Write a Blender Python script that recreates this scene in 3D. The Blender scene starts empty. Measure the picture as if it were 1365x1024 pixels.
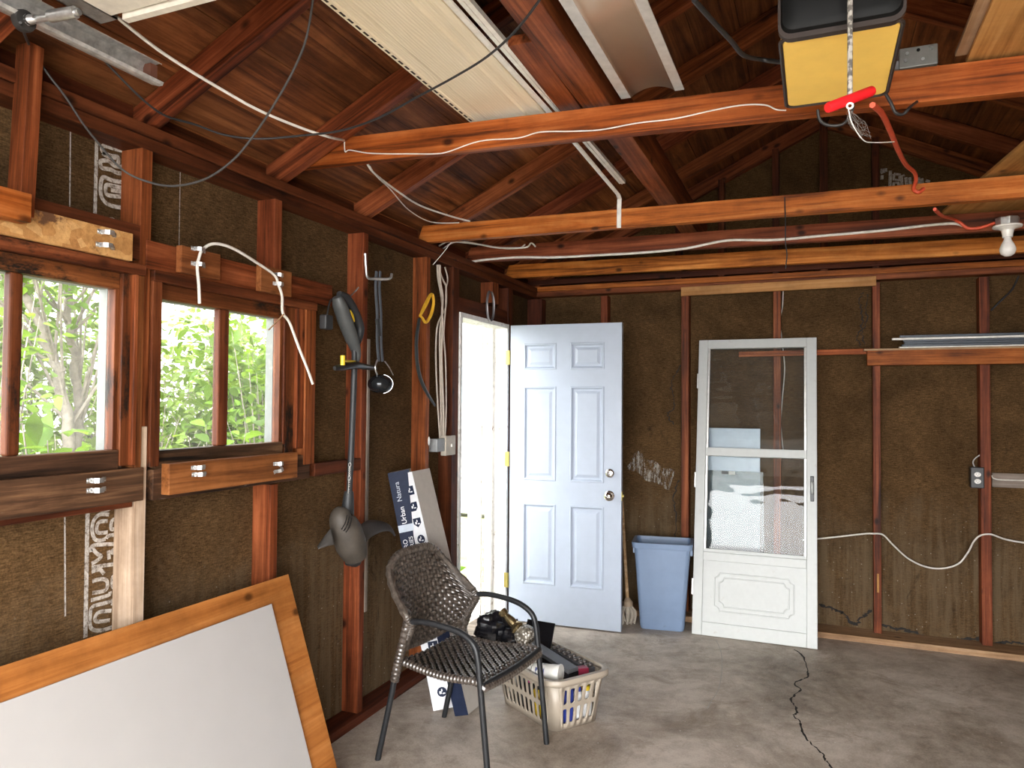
# Garage interior: wood-framed walls, exposed joists, open side door, wicker chair and laundry basket.
SKY_SIDE, SKY_BACK, SUN_E, EXPO = 0.75, 3.2, 2.5, 2.65
import bpy, bmesh, math, random
from math import sin, cos, pi, radians, sqrt
from mathutils import Vector, Matrix, noise
random.seed(7)
S = bpy.context.scene
COL = S.collection
V = Vector

# ------------------------------------------------------------------ camera
FPX = 978.0
YAW, PITCH, ROLL = radians(22.43), radians(1.46), radians(0.43)
CAM = V((0, 0, 1.5))
_f = V((-sin(YAW)*cos(PITCH), cos(YAW)*cos(PITCH), sin(PITCH)))
_r = V((cos(YAW), sin(YAW), 0)); _u = _r.cross(_f)
RIGHT = cos(ROLL)*_r + sin(ROLL)*_u
UP = -sin(ROLL)*_r + cos(ROLL)*_u
FWD = _f
cd = bpy.data.cameras.new('camera'); co = bpy.data.objects.new('camera', cd); COL.objects.link(co)
M = Matrix.Identity(4)
for i in range(3):
    M[i][0], M[i][1], M[i][2], M[i][3] = RIGHT[i], UP[i], -FWD[i], CAM[i]
co.matrix_world = M
cd.sensor_fit = 'HORIZONTAL'; cd.sensor_width = 36; cd.lens = 36*FPX/1365
cd.clip_start = 0.02; cd.clip_end = 200
S.camera = co

def P(px, py, X=None, Y=None, Z=None, d=None):
    """the place on the plane X=, Y= or Z= (or at depth d) that the survey pixel looks at"""
    r = RIGHT*((px-682.5)/FPX) + UP*(-(py-512)/FPX) + FWD
    if X is not None: t = (X-CAM.x)/r.x
    elif Y is not None: t = (Y-CAM.y)/r.y
    elif Z is not None: t = (Z-CAM.z)/r.z
    else: t = d
    return CAM + r*t

WX = -1.98      # room face of the left wall studs
SX = -2.07      # left sheathing
WY = 5.28       # room face of the back wall studs
SY = 5.37       # back sheathing
RX = 0.06       # ridge
SLOPE = 0.478
def raf(x): return 2.385 + SLOPE*(2.0+RX-abs(x-RX))      # underside of the rafters
def deck(x): return raf(x) + 0.105
def L(px, py, X=WX): return P(px, py, X=X)
def B(px, py, Y=WY): return P(px, py, Y=Y)

# ------------------------------------------------------------------ materials
def lin(c):
    return tuple((v/255/12.92 if v/255 <= .04045 else ((v/255+.055)/1.055)**2.4) for v in c)
MATS = {}
class NT:
    def __init__(s, name):
        s.m = bpy.data.materials.new(name); s.m.use_nodes = True
        s.t = s.m.node_tree; s.n = s.t.nodes; s.b = s.n['Principled BSDF']; s.l = s.t.links
    def new(s, typ, **k):
        n = s.n.new(typ)
        for a, v in k.items():
            if a.startswith('i_'): n.inputs[a[2:].replace('_', ' ')].default_value = v
            else: setattr(n, a, v)
        return n
    def link(s, a, b): s.l.new(a, b)
    def coord(s, scale=(1, 1, 1), kind='Object', rnd=0.0):
        tc = s.new('ShaderNodeTexCoord'); mp = s.new('ShaderNodeMapping'); mp.inputs['Scale'].default_value = scale
        s.link(tc.outputs[kind], mp.inputs['Vector'])
        if rnd:
            oi = s.new('ShaderNodeObjectInfo'); m = s.new('ShaderNodeMath', operation='MULTIPLY'); m.inputs[1].default_value = rnd
            s.link(oi.outputs['Random'], m.inputs[0]); s.link(m.outputs[0], mp.inputs['Location'])
        return mp.outputs[0]
    def noise(s, vec, scale=1., detail=6., rough=.6, dist=0.):
        n = s.new('ShaderNodeTexNoise'); n.inputs['Scale'].default_value = scale; n.inputs['Detail'].default_value = detail
        n.inputs['Roughness'].default_value = rough; n.inputs['Distortion'].default_value = dist
        s.link(vec, n.inputs['Vector']); return n.outputs['Fac']
    def ramp(s, fac, stops):
        r = s.new('ShaderNodeValToRGB'); e = r.color_ramp.elements
        while len(e) < len(stops): e.new(.5)
        for i, (p, c) in enumerate(stops):
            e[i].position = p; e[i].color = (*c, 1) if len(c) == 3 else c
        s.link(fac, r.inputs['Fac']); return r.outputs['Color']
    def mix(s, fac, a, b, mode='MIX'):
        n = s.new('ShaderNodeMix', data_type='RGBA', blend_type=mode)
        for sock, v in ((n.inputs['Factor'], fac), (n.inputs['A'], a), (n.inputs['B'], b)):
            pass
        ins = [n.inputs[0], n.inputs[6], n.inputs[7]]
        for sock, v in zip(ins, (fac, a, b)):
            if isinstance(v, (int, float)): sock.default_value = v
            elif isinstance(v, tuple): sock.default_value = (*v, 1)
            else: s.link(v, sock)
        return n.outputs[2]
    def math(s, op, a, b=0., c=None):
        n = s.new('ShaderNodeMath', operation=op)
        for i, v in enumerate((a, b) if c is None else (a, b, c)):
            if isinstance(v, (int, float)): n.inputs[i].default_value = v
            else: s.link(v, n.inputs[i])
        return n.outputs[0]
    def col(s, v): 
        if isinstance(v, tuple): s.b.inputs['Base Color'].default_value = (*v, 1)
        else: s.link(v, s.b.inputs['Base Color'])
    def bump(s, h, strength=.3, dist=.01):
        b = s.new('ShaderNodeBump'); b.inputs['Strength'].default_value = strength; b.inputs['Distance'].default_value = dist
        s.link(h, b.inputs['Height']); s.link(b.outputs[0], s.b.inputs['Normal'])
    def set(s, **k):
        for a, v in k.items(): s.b.inputs[a.replace('_', ' ')].default_value = v

def plain(name, c, rough=.5, metal=0., var=.12, scale=30, bump=0., spec=.5, dirt=None):
    if name in MATS: return MATS[name]
    n = NT(name); v = n.coord()
    f = n.noise(v, scale, 4)
    lo = tuple(x*(1-var) for x in c); hi = tuple(min(1, x*(1+var)) for x in c)
    cc = n.ramp(f, [(.3, lo), (.7, hi)])
    if dirt:
        g = n.noise(v, dirt[1], 8, .7)
        cc = n.mix(n.ramp(g, [(dirt[2], (0, 0, 0)), (dirt[2]+.12, (1, 1, 1))]), cc, dirt[0])
    n.col(cc); n.set(Roughness=rough, Metallic=metal); n.b.inputs['Specular IOR Level'].default_value = spec
    if bump: n.bump(f, bump, .004)
    MATS[name] = n.m; return n.m

def wood(name, dark, mid, light, rough=.55, knots=True, along=0, val=.26, contrast=1., weather=None, spec=.18, sat=1.06):
    """boards: the grain follows local axis `along`"""
    if name in MATS: return MATS[name]
    n = NT(name)
    sc = [22, 22, 22]; sc[along] = 1.1
    v = n.coord(tuple(sc), rnd=37.)
    g1 = n.noise(v, 1., 8, .65, .6)
    sc2 = [90, 90, 90]; sc2[along] = 2.5
    g2 = n.noise(n.coord(tuple(sc2), rnd=11.), 1., 4, .6)
    g = n.math('ADD', n.math('MULTIPLY', g1, .75), n.math('MULTIPLY', g2, .25))
    c = n.ramp(g, [(.5-.17*contrast, dark), (.5, mid), (.5+.17*contrast, light)])
    if knots:
        sk = [8, 8, 8]; sk[along] = 5.
        k = n.new('ShaderNodeTexVoronoi'); k.inputs['Scale'].default_value = 1.
        n.link(n.coord(tuple(sk), rnd=23.), k.inputs['Vector'])
        km = n.ramp(k.outputs['Distance'], [(.06, (1, 1, 1)), (.15, (0, 0, 0))])
        c = n.mix(n.math('MULTIPLY', km, .85), c, tuple(x*.25 for x in dark))
    big = n.noise(n.coord((3, 3, 3), rnd=5.), 1., 6, .7)
    c = n.mix(.55, c, n.ramp(big, [(.35, (.35, .33, .32)), (.6, (1, 1, 1))]), 'MULTIPLY')
    if weather:
        w = n.noise(n.coord(tuple(5 if i != along else 2 for i in range(3)), rnd=61.), 1., 8, .75)
        c = n.mix(n.ramp(w, [(weather[1], (0, 0, 0)), (weather[1]+.08, (1, 1, 1))]), c, weather[0])
    oi = n.new('ShaderNodeObjectInfo')
    hs = n.new('ShaderNodeHueSaturation')
    n.link(n.math('ADD', n.math('MULTIPLY', oi.outputs['Random'], val), 1-val/2), hs.inputs['Value'])
    n.link(n.math('ADD', n.math('MULTIPLY', oi.outputs['Random'], .010), .492), hs.inputs['Hue'])
    hs.inputs['Saturation'].default_value = sat
    n.link(c, hs.inputs['Color'])
    n.col(hs.outputs['Color']); n.set(Roughness=rough); n.b.inputs['Specular IOR Level'].default_value = spec
    n.bump(g, .35, .004)
    MATS[name] = n.m; return n.m

# ------------------------------------------------------------------ mesh builder
MW = {}
class MB:
    def __init__(s): s.v = []; s.f = []; s.m = []; s.mi = 0
    def add(s, vs, fs, T=None):
        o = len(s.v)
        s.v += [(T @ V(p)) if T else V(p) for p in vs]
        for f in fs: s.f.append([i+o for i in f]); s.m.append(s.mi)
        return s
    def box(s, x0, x1, y0, y1, z0, z1, T=None):
        vs = [(x, y, z) for x in (x0, x1) for y in (y0, y1) for z in (z0, z1)]
        return s.add(vs, [(0, 1, 3, 2), (4, 6, 7, 5), (0, 4, 5, 1), (2, 3, 7, 6), (0, 2, 6, 4), (1, 5, 7, 3)], T)
    def hexa(s, pts, T=None):        # 8 corners: bottom loop then top loop
        return s.add(pts, [(3, 2, 1, 0), (4, 5, 6, 7), (0, 1, 5, 4), (1, 2, 6, 5), (2, 3, 7, 6), (3, 0, 4, 7)], T)
    def tube(s, pts, r, n=8, smooth=0, T=None, flat=1., cap=True):
        pts = [V(p) for p in pts]
        if smooth: 
            if not isinstance(r, (int, float)):
                rr = list(r); r = [rr[min(len(rr)-1, int(i/smooth))]*(1-(i % smooth)/smooth) + rr[min(len(rr)-1, int(i/smooth)+1)]*((i % smooth)/smooth) for i in range((len(pts)-1)*smooth+1)]
            pts = catmull(pts, smooth)
        if isinstance(r, (int, float)): r = [r]*len(pts)
        vs = []; up = None
        for i, p in enumerate(pts):
            t = (pts[min(i+1, len(pts)-1)]-pts[max(i-1, 0)])
            if t.length < 1e-9: t = V((0, 0, 1))
            t.normalize()
            if up is None:
                up = V((0, 0, 1)) if abs(t.z) < .9 else V((1, 0, 0))
            a = up - t*up.dot(t)
            if a.length < 1e-6: a = V((1, 0, 0)) - t*t.x
            a.normalize(); b = t.cross(a); up = a
            for k in range(n):
                w = 2*pi*k/n
                vs.append(p + (a*cos(w)*flat + b*sin(w))*r[i])
        fs = []
        for i in range(len(pts)-1):
            for k in range(n):
                fs.append((i*n+k, i*n+(k+1) % n, (i+1)*n+(k+1) % n, (i+1)*n+k))
        if cap:
            fs.append(tuple(range(n))[::-1]); fs.append(tuple((len(pts)-1)*n+k for k in range(n)))
        return s.add(vs, fs, T)
    def lathe(s, prof, n=24, T=None, cap=True):
        vs = [(r*cos(2*pi*k/n), r*sin(2*pi*k/n), z) for r, z in prof for k in range(n)]
        fs = [(i*n+k, i*n+(k+1) % n, (i+1)*n+(k+1) % n, (i+1)*n+k) for i in range(len(prof)-1) for k in range(n)]
        if cap:
            fs.append(tuple(range(n))[::-1]); fs.append(tuple((len(prof)-1)*n+k for k in range(n)))
        return s.add(vs, fs, T)
    def prism(s, out, z0, z1, T=None):
        n = len(out)
        vs = [(x, y, z0) for x, y in out] + [(x, y, z1) for x, y in out]
        fs = [tuple(range(n))[::-1], tuple(range(n, 2*n))] + [(i, (i+1) % n, n+(i+1) % n, n+i) for i in range(n)]
        return s.add(vs, fs, T)
    def grid(s, fn, nu, nv, T=None, closeu=False):
        vs = [fn(i/(nu-1 if not closeu else nu), j/(nv-1)) for j in range(nv) for i in range(nu)]
        fs = []
        for j in range(nv-1):
            for i in range(nu if closeu else nu-1):
                k = (i+1) % nu
                fs.append((j*nu+i, j*nu+k, (j+1)*nu+k, (j+1)*nu+i))
        return s.add(vs, fs, T)
    def sphere(s, c, rx, ry=None, rz=None, n=16, T=None):
        ry = rx if ry is None else ry; rz = rx if rz is None else rz
        c = V(c)
        vs = [c+V((rx*sin(pi*j/n)*cos(2*pi*i/(n)), ry*sin(pi*j/n)*sin(2*pi*i/n), rz*cos(pi*j/n))) for j in range(n+1) for i in range(n)]
        fs = [(j*n+i, (j+1)*n+i, (j+1)*n+(i+1) % n, j*n+(i+1) % n) for j in range(n) for i in range(n)]
        return s.add(vs, fs, T)
    def ribbon(s, pts, w, nrm, lift=0., T=None):
        """flat strip that follows pts, w wide, facing nrm"""
        pts = [V(p) for p in pts]; nrm = V(nrm).normalized(); vs = []
        for i, p in enumerate(pts):
            t = (pts[min(i+1, len(pts)-1)]-pts[max(i-1, 0)]).normalized()
            b = nrm.cross(t).normalized(); ww = w[i] if isinstance(w, (list, tuple)) else w
            vs += [p+b*ww/2+nrm*lift, p-b*ww/2+nrm*lift]
        return s.add(vs, [(2*i, 2*i+1, 2*i+3, 2*i+2) for i in range(len(pts)-1)], T)
    def build(s, name, mat, parent=None, smooth=False, bevel=0., solid=0., matrix=None, origin=None, subdiv=0, angle=40, weld=True):
        me = bpy.data.meshes.new(name)
        vs = [V(p) for p in s.v]
        if matrix is None:
            if parent is None:
                if origin is None:
                    xs = [p.x for p in vs]; ys = [p.y for p in vs]
                    origin = V(((min(xs)+max(xs))/2, (min(ys)+max(ys))/2, min(p.z for p in vs)))
                matrix = Matrix.Translation(origin)
                inv = matrix.inverted()
            else:
                inv = MW.get(parent.name, Matrix.Identity(4)).inverted()
                xs = [p.x for p in vs]
                c = sum(vs, V((0, 0, 0)))/len(vs)
                wm = Matrix.Translation(c)
                vs = [p-c for p in vs]
                matrix = inv @ wm; inv = None
                MW_new = wm
            if inv is not None: vs = [inv @ p for p in vs]; MW_new = matrix
        else:                       # vertices are already local to a world matrix
            MW_new = matrix
            if parent is not None: matrix = MW.get(parent.name, Matrix.Identity(4)).inverted() @ matrix
        me.from_pydata(vs, [], s.f)
        mats = mat if isinstance(mat, (list, tuple)) else [mat]
        for m in mats: me.materials.append(m)
        me.polygons.foreach_set('material_index', s.m)
        bm = bmesh.new(); bm.from_mesh(me)
        if weld: bmesh.ops.remove_doubles(bm, verts=bm.verts, dist=1e-6)
        bmesh.ops.recalc_face_normals(bm, faces=bm.faces)
        bm.to_mesh(me); bm.free()
        if smooth:
            me.polygons.foreach_set('use_smooth', [True]*len(me.polygons))
            try: me.set_sharp_from_angle(angle=radians(angle))
            except Exception: pass
        o = bpy.data.objects.new(name, me); COL.objects.link(o)
        o.matrix_basis = matrix
        if parent is not None: o.parent = parent
        MW[o.name] = MW_new
        if solid:
            md = o.modifiers.new('thick', 'SOLIDIFY'); md.thickness = solid; md.offset = 0
        if bevel:
            md = o.modifiers.new('edge', 'BEVEL'); md.width = bevel; md.segments = 2; md.limit_method = 'ANGLE'; md.angle_limit = radians(40)
        if subdiv:
            md = o.modifiers.new('sub', 'SUBSURF'); md.levels = subdiv; md.render_levels = subdiv
        return o

def catmull(pts, n):
    pts = [V(p) for p in pts]; out = []
    for i in range(len(pts)-1):
        p0 = pts[max(i-1, 0)]; p1 = pts[i]; p2 = pts[i+1]; p3 = pts[min(i+2, len(pts)-1)]
        for k in range(n):
            t = k/n
            out.append(.5*((2*p1)+(p2-p0)*t+(2*p0-5*p1+4*p2-p3)*t*t+(3*p1-p0-3*p2+p3)*t**3))
    out.append(pts[-1]); return out

def tag(o, label=None, cat=None, group=None, kind=None):
    if label: o['label'] = label
    if cat: o['category'] = cat
    if group: o['group'] = group
    if kind: o['kind'] = kind
    return o
def thing(name, label, cat, loc=(0, 0, 0), rotz=0., group=None, kind=None):
    o = bpy.data.objects.new(name, None); COL.objects.link(o); o.empty_display_size = .05
    M = Matrix.Translation(V(loc)) @ Matrix.Rotation(rotz, 4, 'Z')
    o.matrix_basis = M; MW[o.name] = M
    return tag(o, label, cat, group, kind)
def axes(x, up, loc):
    """matrix with local X along x, local Z near up"""
    x = V(x).normalized(); up = V(up); y = up.cross(x).normalized(); z = x.cross(y)
    M = Matrix.Identity(4)
    for i in range(3): M[i][0], M[i][1], M[i][2], M[i][3] = x[i], y[i], z[i], loc[i]
    return M
def board(name, p0, p1, w, h, mat, parent=None, up=(0, 0, 1), bevel=.002, just=(0, 0), ends=None):
    """a timber from p0 to p1: w across, h along up; just moves the section off the line in halves"""
    p0, p1 = V(p0), V(p1); Lh = (p1-p0).length
    M = axes(p1-p0, up, p0)
    y0, y1 = -w/2+just[0]*w/2, w/2+just[0]*w/2; z0, z1 = -h/2+just[1]*h/2, h/2+just[1]*h/2
    mb = MB()
    if ends: (a, b) = ends      # shift of the top edge at both ends
    else: a = b = 0.
    mb.hexa([(0, y0, z0), (Lh, y0, z0), (Lh, y1, z0), (0, y1, z0), (a, y0, z1), (Lh+b, y0, z1), (Lh+b, y1, z1), (a, y1, z1)])
    return mb.build(name, mat, parent, bevel=bevel, matrix=M)
# ------------------------------------------------------------------ material palette
RED = wood('redwood', (.028, .009, .004), (.19, .058, .024), (.35, .125, .055), contrast=.8)
REDD = wood('redwood_dark', (.016, .005, .003), (.085, .026, .012), (.17, .056, .026))
ORANGE = wood('fir_orange', (.10, .030, .009), (.46, .155, .044), (.64, .28, .095), contrast=.8)
JOIST = wood('joist_red', (.060, .018, .006), (.33, .102, .030), (.52, .20, .068), contrast=.8)
TAN = wood('tan_wood', (.22, .12, .06), (.42, .27, .15), (.58, .42, .28), val=.2)
PINE = wood('pine', (.26, .12, .04), (.50, .27, .10), (.62, .37, .16), val=.15)
WORN = wood('worn_wood', (.25, .17, .11), (.50, .38, .27), (.66, .54, .42), val=.1, knots=False)
GREYW = wood('grey_wood', (.09, .07, .055), (.20, .16, .13), (.32, .27, .23), val=.2)
SILLW = wood('sill_wood', (.012, .008, .006), (.085, .045, .025), (.23, .13, .07), weather=((.20, .17, .14), .62), contrast=.8)
FRAMEW = wood('frame_wood', (.018, .007, .004), (.125, .042, .017), (.26, .10, .043), weather=((.010, .007, .005), .56))
BROWNB = wood('brown_block', (.07, .025, .010), (.24, .095, .036), (.36, .16, .065))
PLY = wood('plywood', (.24, .090, .026), (.42, .175, .056), (.53, .25, .09), knots=False, val=.05, contrast=1.3)

def deck_mat():
    n = NT('deck_boards')
    v = n.coord((24, 1.2, 24))
    tc = n.new('ShaderNodeTexCoord'); sx = n.new('ShaderNodeSeparateXYZ'); n.link(tc.outputs['Object'], sx.inputs[0])
    bi = n.math('FLOOR', n.math('DIVIDE', sx.outputs['X'], .19*.902))
    wn = n.new('ShaderNodeTexWhiteNoise', noise_dimensions='1D'); n.link(bi, wn.inputs['W'])
    cb = n.new('ShaderNodeCombineXYZ'); n.link(n.math('MULTIPLY', wn.outputs['Value'], 40.), cb.inputs['Y'])
    ad = n.new('ShaderNodeVectorMath', operation='ADD'); n.link(v, ad.inputs[0]); n.link(cb.outputs[0], ad.inputs[1])
    g = n.noise(ad.outputs[0], 1., 8, .65, .8)
    c = n.ramp(g, [(.3, (.032, .010, .005)), (.5, (.19, .064, .021)), (.7, (.38, .155, .056))])
    w = n.noise(n.coord((2.2, 1.4, 2.2)), 1., 8, .75)
    c = n.mix(.7, c, n.ramp(w, [(.36, (.28, .25, .24)), (.62, (1.1, 1.05, 1.0))]), 'MULTIPLY')
    k = n.new('ShaderNodeTexVoronoi'); n.link(n.coord((7, 3, 7)), k.inputs['Vector']); k.inputs['Scale'].default_value = 1
    km = n.ramp(k.outputs['Distance'], [(.06, (1, 1, 1)), (.17, (0, 0, 0))])
    c = n.mix(n.math('MULTIPLY', km, .6), c, (.03, .011, .007))
    c = n.mix(1., c, n.ramp(wn.outputs['Value'], [(0, (.6, .6, .6)), (1, (1.25, 1.2, 1.15))]), 'MULTIPLY')
    n.col(c); n.set(Roughness=.6); n.b.inputs['Specular IOR Level'].default_value = .2; n.bump(g, .3, .004)
    return n.m
DECK = deck_mat()

def sheath_mat():
    n = NT('fibreboard')
    v1 = n.coord((1, 1, 1))
    fine = n.noise(v1, 160, 4, .7)
    fib = n.noise(n.coord((30, 30, 260)), 1., 3, .6)
    blot = n.noise(v1, 2.2, 9, .7, .4)
    c = n.ramp(n.math('ADD', n.math('MULTIPLY', fine, .5), n.math('MULTIPLY', fib, .5)), [(.36, (.038, .020, .008)), (.52, (.096, .055, .023)), (.68, (.165, .10, .048))])
    c = n.mix(.75, c, n.ramp(blot, [(.35, (.45, .42, .4)), (.62, (1.15, 1.12, 1.08))]), 'MULTIPLY')
    # old damp: pale mineral bloom and streaks low on the boards
    tc = n.new('ShaderNodeTexCoord'); sx = n.new('ShaderNodeSeparateXYZ'); n.link(tc.outputs['Object'], sx.inputs[0])
    streak = n.noise(n.coord((26, 26, 1.8)), 1., 8, .7, .3)
    damp = n.noise(v1, 3.1, 8, .75, .8)
    hz = n.ramp(n.math('ADD', n.math('MULTIPLY', sx.outputs['Z'], -.9), n.math('ADD', 1.05, n.math('MULTIPLY', damp, .9))), [(.62, (0, 0, 0)), (1., (1, 1, 1))])
    hz2 = n.math('MULTIPLY', hz, n.ramp(streak, [(.38, (.1, .1, .1)), (.6, (.8, .8, .8))]))
    c = n.mix(n.math('MULTIPLY', hz2, .7), c, (.16, .118, .072))
    spots = n.new('ShaderNodeTexVoronoi'); spots.inputs['Scale'].default_value = 26.; n.link(v1, spots.inputs['Vector'])
    sm = n.ramp(spots.outputs['Distance'], [(.07, (1, 1, 1)), (.10, (0, 0, 0))])
    c = n.mix(n.math('MULTIPLY', sm, n.math('MULTIPLY', hz, .4)), c, (.5, .47, .42))
    dk = n.ramp(n.noise(n.coord((5, 5, 2.0)), 1., 9, .8, 1.), [(.60, (0, 0, 0)), (.66, (1, 1, 1))])
    c = n.mix(n.math('MULTIPLY', dk, .55), c, (.022, .014, .009))
    n.col(c); n.set(Roughness=.95); n.b.inputs['Specular IOR Level'].default_value = .1
    n.bump(n.math('ADD', fine, fib), .5, .004)
    return n.m
SHEATH = sheath_mat()

def concrete_mat():
    n = NT('concrete')
    v = n.coord()
    a = n.noise(v, 1.3, 10, .72, .5); b = n.noise(v, 9, 8, .75, .3); f = n.noise(v, 120, 4, .7)
    g = n.math('ADD', n.math('MULTIPLY', a, .55), n.math('ADD', n.math('MULTIPLY', b, .3), n.math('MULTIPLY', f, .15)))
    c = n.ramp(g, [(.37, (.14, .105, .08)), (.46, (.32, .265, .215)), (.55, (.50, .43, .365)), (.66, (.66, .59, .52))])
    st = n.noise(v, 2.6, 8, .8, 1.2)
    c = n.mix(n.ramp(st, [(.52, (0, 0, 0)), (.68, (.75, .75, .75))]), c, (.20, .145, .10))
    sp = n.new('ShaderNodeTexVoronoi'); sp.inputs['Scale'].default_value = 14.; n.link(v, sp.inputs['Vector'])
    c = n.mix(n.ramp(sp.outputs['Distance'], [(.035, (1, 1, 1)), (.05, (0, 0, 0))]), c, (.62, .60, .56))
    n.col(c)
    n.link(n.ramp(b, [(.3, (.42, .42, .42)), (.7, (.75, .75, .75))]), n.b.inputs['Roughness'])
    n.bump(g, .35, .01)
    return n.m
CONC = concrete_mat()
TAR = plain('tar_black', (.012, .009, .007), .8)
CHALK = None
def chalk_mat():
    n = NT('stencil_paint'); v = n.coord()
    f = n.noise(v, 55, 6, .8)
    n.col(n.ramp(f, [(.38, (.10, .075, .055)), (.5, (.38, .34, .30)), (.7, (.58, .54, .50))])); n.set(Roughness=.9)
    return n.m
CHALK = chalk_mat()
WHITEP = plain('white_paint', (.74, .75, .74), .45, dirt=((.30, .27, .23), 9, .62))
PEEL = plain('peeling_paint', (.80, .79, .76), .6, dirt=((.28, .21, .15), 14, .58))
STOPG = plain('window_stop_paint', (.12, .135, .125), .6, dirt=((.3, .28, .24), 30, .60))

def glass_mat(name, dust=.06, tint=(1, 1, 1), wav=0.):
    n = NT(name)
    tr = n.new('ShaderNodeBsdfTransparent'); tr.inputs[0].default_value = (*tint, 1)
    gl = n.new('ShaderNodeBsdfGlossy'); gl.inputs['Roughness'].default_value = .015
    df = n.new('ShaderNodeBsdfDiffuse'); df.inputs[0].default_value = (.8, .8, .78, 1)
    fr = n.new('ShaderNodeFresnel'); fr.inputs[0].default_value = 1.5
    if wav:
        nz = n.noise(n.coord((2.2, 2.2, 5.)), 1., 2, .4)
        bp = n.new('ShaderNodeBump'); bp.inputs['Strength'].default_value = wav; bp.inputs['Distance'].default_value = .05
        n.link(nz, bp.inputs['Height']); n.link(bp.outputs[0], gl.inputs['Normal'])
    m1 = n.new('ShaderNodeMixShader'); gm = n.new('ShaderNodeNewGeometry'); n.link(n.math('MULTIPLY', fr.outputs[0], n.math('MULTIPLY', n.math('SUBTRACT', 1., gm.outputs['Backfacing']), .75)), m1.inputs[0]); n.link(tr.outputs[0], m1.inputs[1]); n.link(gl.outputs[0], m1.inputs[2])
    dn = n.noise(n.coord((3, 3, 3)), 1., 6, .7)
    m2 = n.new('ShaderNodeMixShader'); n.link(n.math('MULTIPLY', dn, dust*2), m2.inputs[0]); n.link(m1.outputs[0], m2.inputs[1]); n.link(df.outputs[0], m2.inputs[2])
    out = n.n['Material Output']; n.link(m2.outputs[0], out.inputs['Surface'])
    return n.m
GLASS = glass_mat('window_glass', .07)
GLASS2 = glass_mat('storm_glass', .016, (.93, .95, .95), wav=.10)

# ------------------------------------------------------------------ floor
mb = MB(); mb.box(-2.6, 2.6, -.9, 5.6, -.12, 0)
floor = tag(mb.build('floor', CONC, matrix=Matrix.Identity(4)), kind='structure')
ck = [(465, 75), (500, 100), (515, 150), (520, 180), (490, 196), (465, 210), (490, 232), (470, 252), (455, 272), (470, 300), (475, 325), (462, 335), (490, 362), (500, 395), (520, 432), (550, 458), (580, 490), (590, 515), (618, 540)]
pts = []
for i, (x, y) in enumerate(ck):
    pts.append(P(900+x/2.935, 840+y/2.935, Z=.0012))
pp = catmull(pts, 5)
pp = [p+V((random.uniform(-.004, .004), random.uniform(-.008, .008), 0)) for p in pp]
MB().ribbon(pp, [random.uniform(.003, .013) for _ in pp], (0, 0, 1)).build('crack', TAR, floor)
pts = [P(900+x/2.935, 840+y/2.935, Z=.0012) for x, y in ((160, 40), (180, 90), (182, 160), (170, 230), (140, 280), (125, 310))]
MB().ribbon(catmull(pts, 6), .004, (0, 0, 1)).build('hairline_crack', plain('crack_pale', (.36, .34, .31), .9), floor)

# ------------------------------------------------------------------ walls with openings
def wall_cells(mb, axis, a0, a1, lo, hi, top, holes, cuts=()):
    """sheathing along Y (axis 'Y', thickness lo..hi in X) or along X; top is a function of the running coordinate"""
    us = sorted({a0, a1, *[h[0] for h in holes], *[h[1] for h in holes], *cuts})
    for u0, u1 in zip(us, us[1:]):
        zs = [(0., None)]
        hs = sorted([h for h in holes if h[0] <= u0+1e-6 and h[1] >= u1-1e-6], key=lambda h: h[2])
        z = 0.; segs = []
        for h in hs:
            if h[2] > z+1e-6: segs.append((z, h[2]))
            z = h[3]
        segs.append((z, None))
        for z0, z1 in segs:
            t0, t1 = (top(u0), top(u1)) if z1 is None else (z1, z1)
            if axis == 'Y': pts = [(lo, u0, z0), (hi, u0, z0), (hi, u1, z0), (lo, u1, z0), (lo, u0, t0), (hi, u0, t0), (hi, u1, t1), (lo, u1, t1)]
            else: pts = [(u0, lo, z0), (u1, lo, z0), (u1, hi, z0), (u0, hi, z0), (u0, lo, t0), (u1, lo, t1), (u1, hi, t1), (u0, hi, t0)]
            mb.hexa(pts)
ID = Matrix.Identity(4)
# glass openings (Y0, Y1, Z0, Z1) seen in the plane of the sashes
W2 = (L(217, 500).y, L(378, 500).y, .5*(L(217, 600).z+L(378, 590).z), .5*(L(219, 398).z+L(368, 422).z))
W1 = (L(158, 500).y-.585, L(158, 500).y, .5*(L(36, 608).z+L(158, 600).z), .5*(L(39, 365).z+L(158, 383).z))
DY0, DY1, DZ = 3.97, 4.70, 2.045
hole = lambda w: (w[0]-.036, w[1]+.036, w[2]-.030, w[3]+.030)
mb = MB(); wall_cells(mb, 'Y', -.9, 5.40, SX-.03, SX, lambda u: 2.40, [hole(W1), hole(W2), (DY0, DY1, 0, DZ)])
wall_left = tag(mb.build('wall_left', SHEATH, matrix=ID), kind='structure')
mb = MB(); wall_cells(mb, 'X', -2.10, 2.22, SY, SY+.03, lambda u: deck(u)+.02, [], cuts=(RX, -1.4, -.7, .8, 1.5))
wall_back = tag(mb.build('wall_back', SHEATH, matrix=ID), kind='structure')
mb = MB(); wall_cells(mb, 'Y', -.9, 5.40, 2.19, 2.22, lambda u: 2.40, [])
wall_right = tag(mb.build('wall_right', SHEATH, matrix=ID), kind='structure')
GD = (-1.42, 1.54, 0, 2.22)
mb = MB(); wall_cells(mb, 'X', -2.10, 2.22, -.93, -.90, lambda u: deck(u)+.02, [GD], cuts=(RX,))
wall_front = tag(mb.build('wall_front', SHEATH, matrix=ID), kind='structure')

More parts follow.
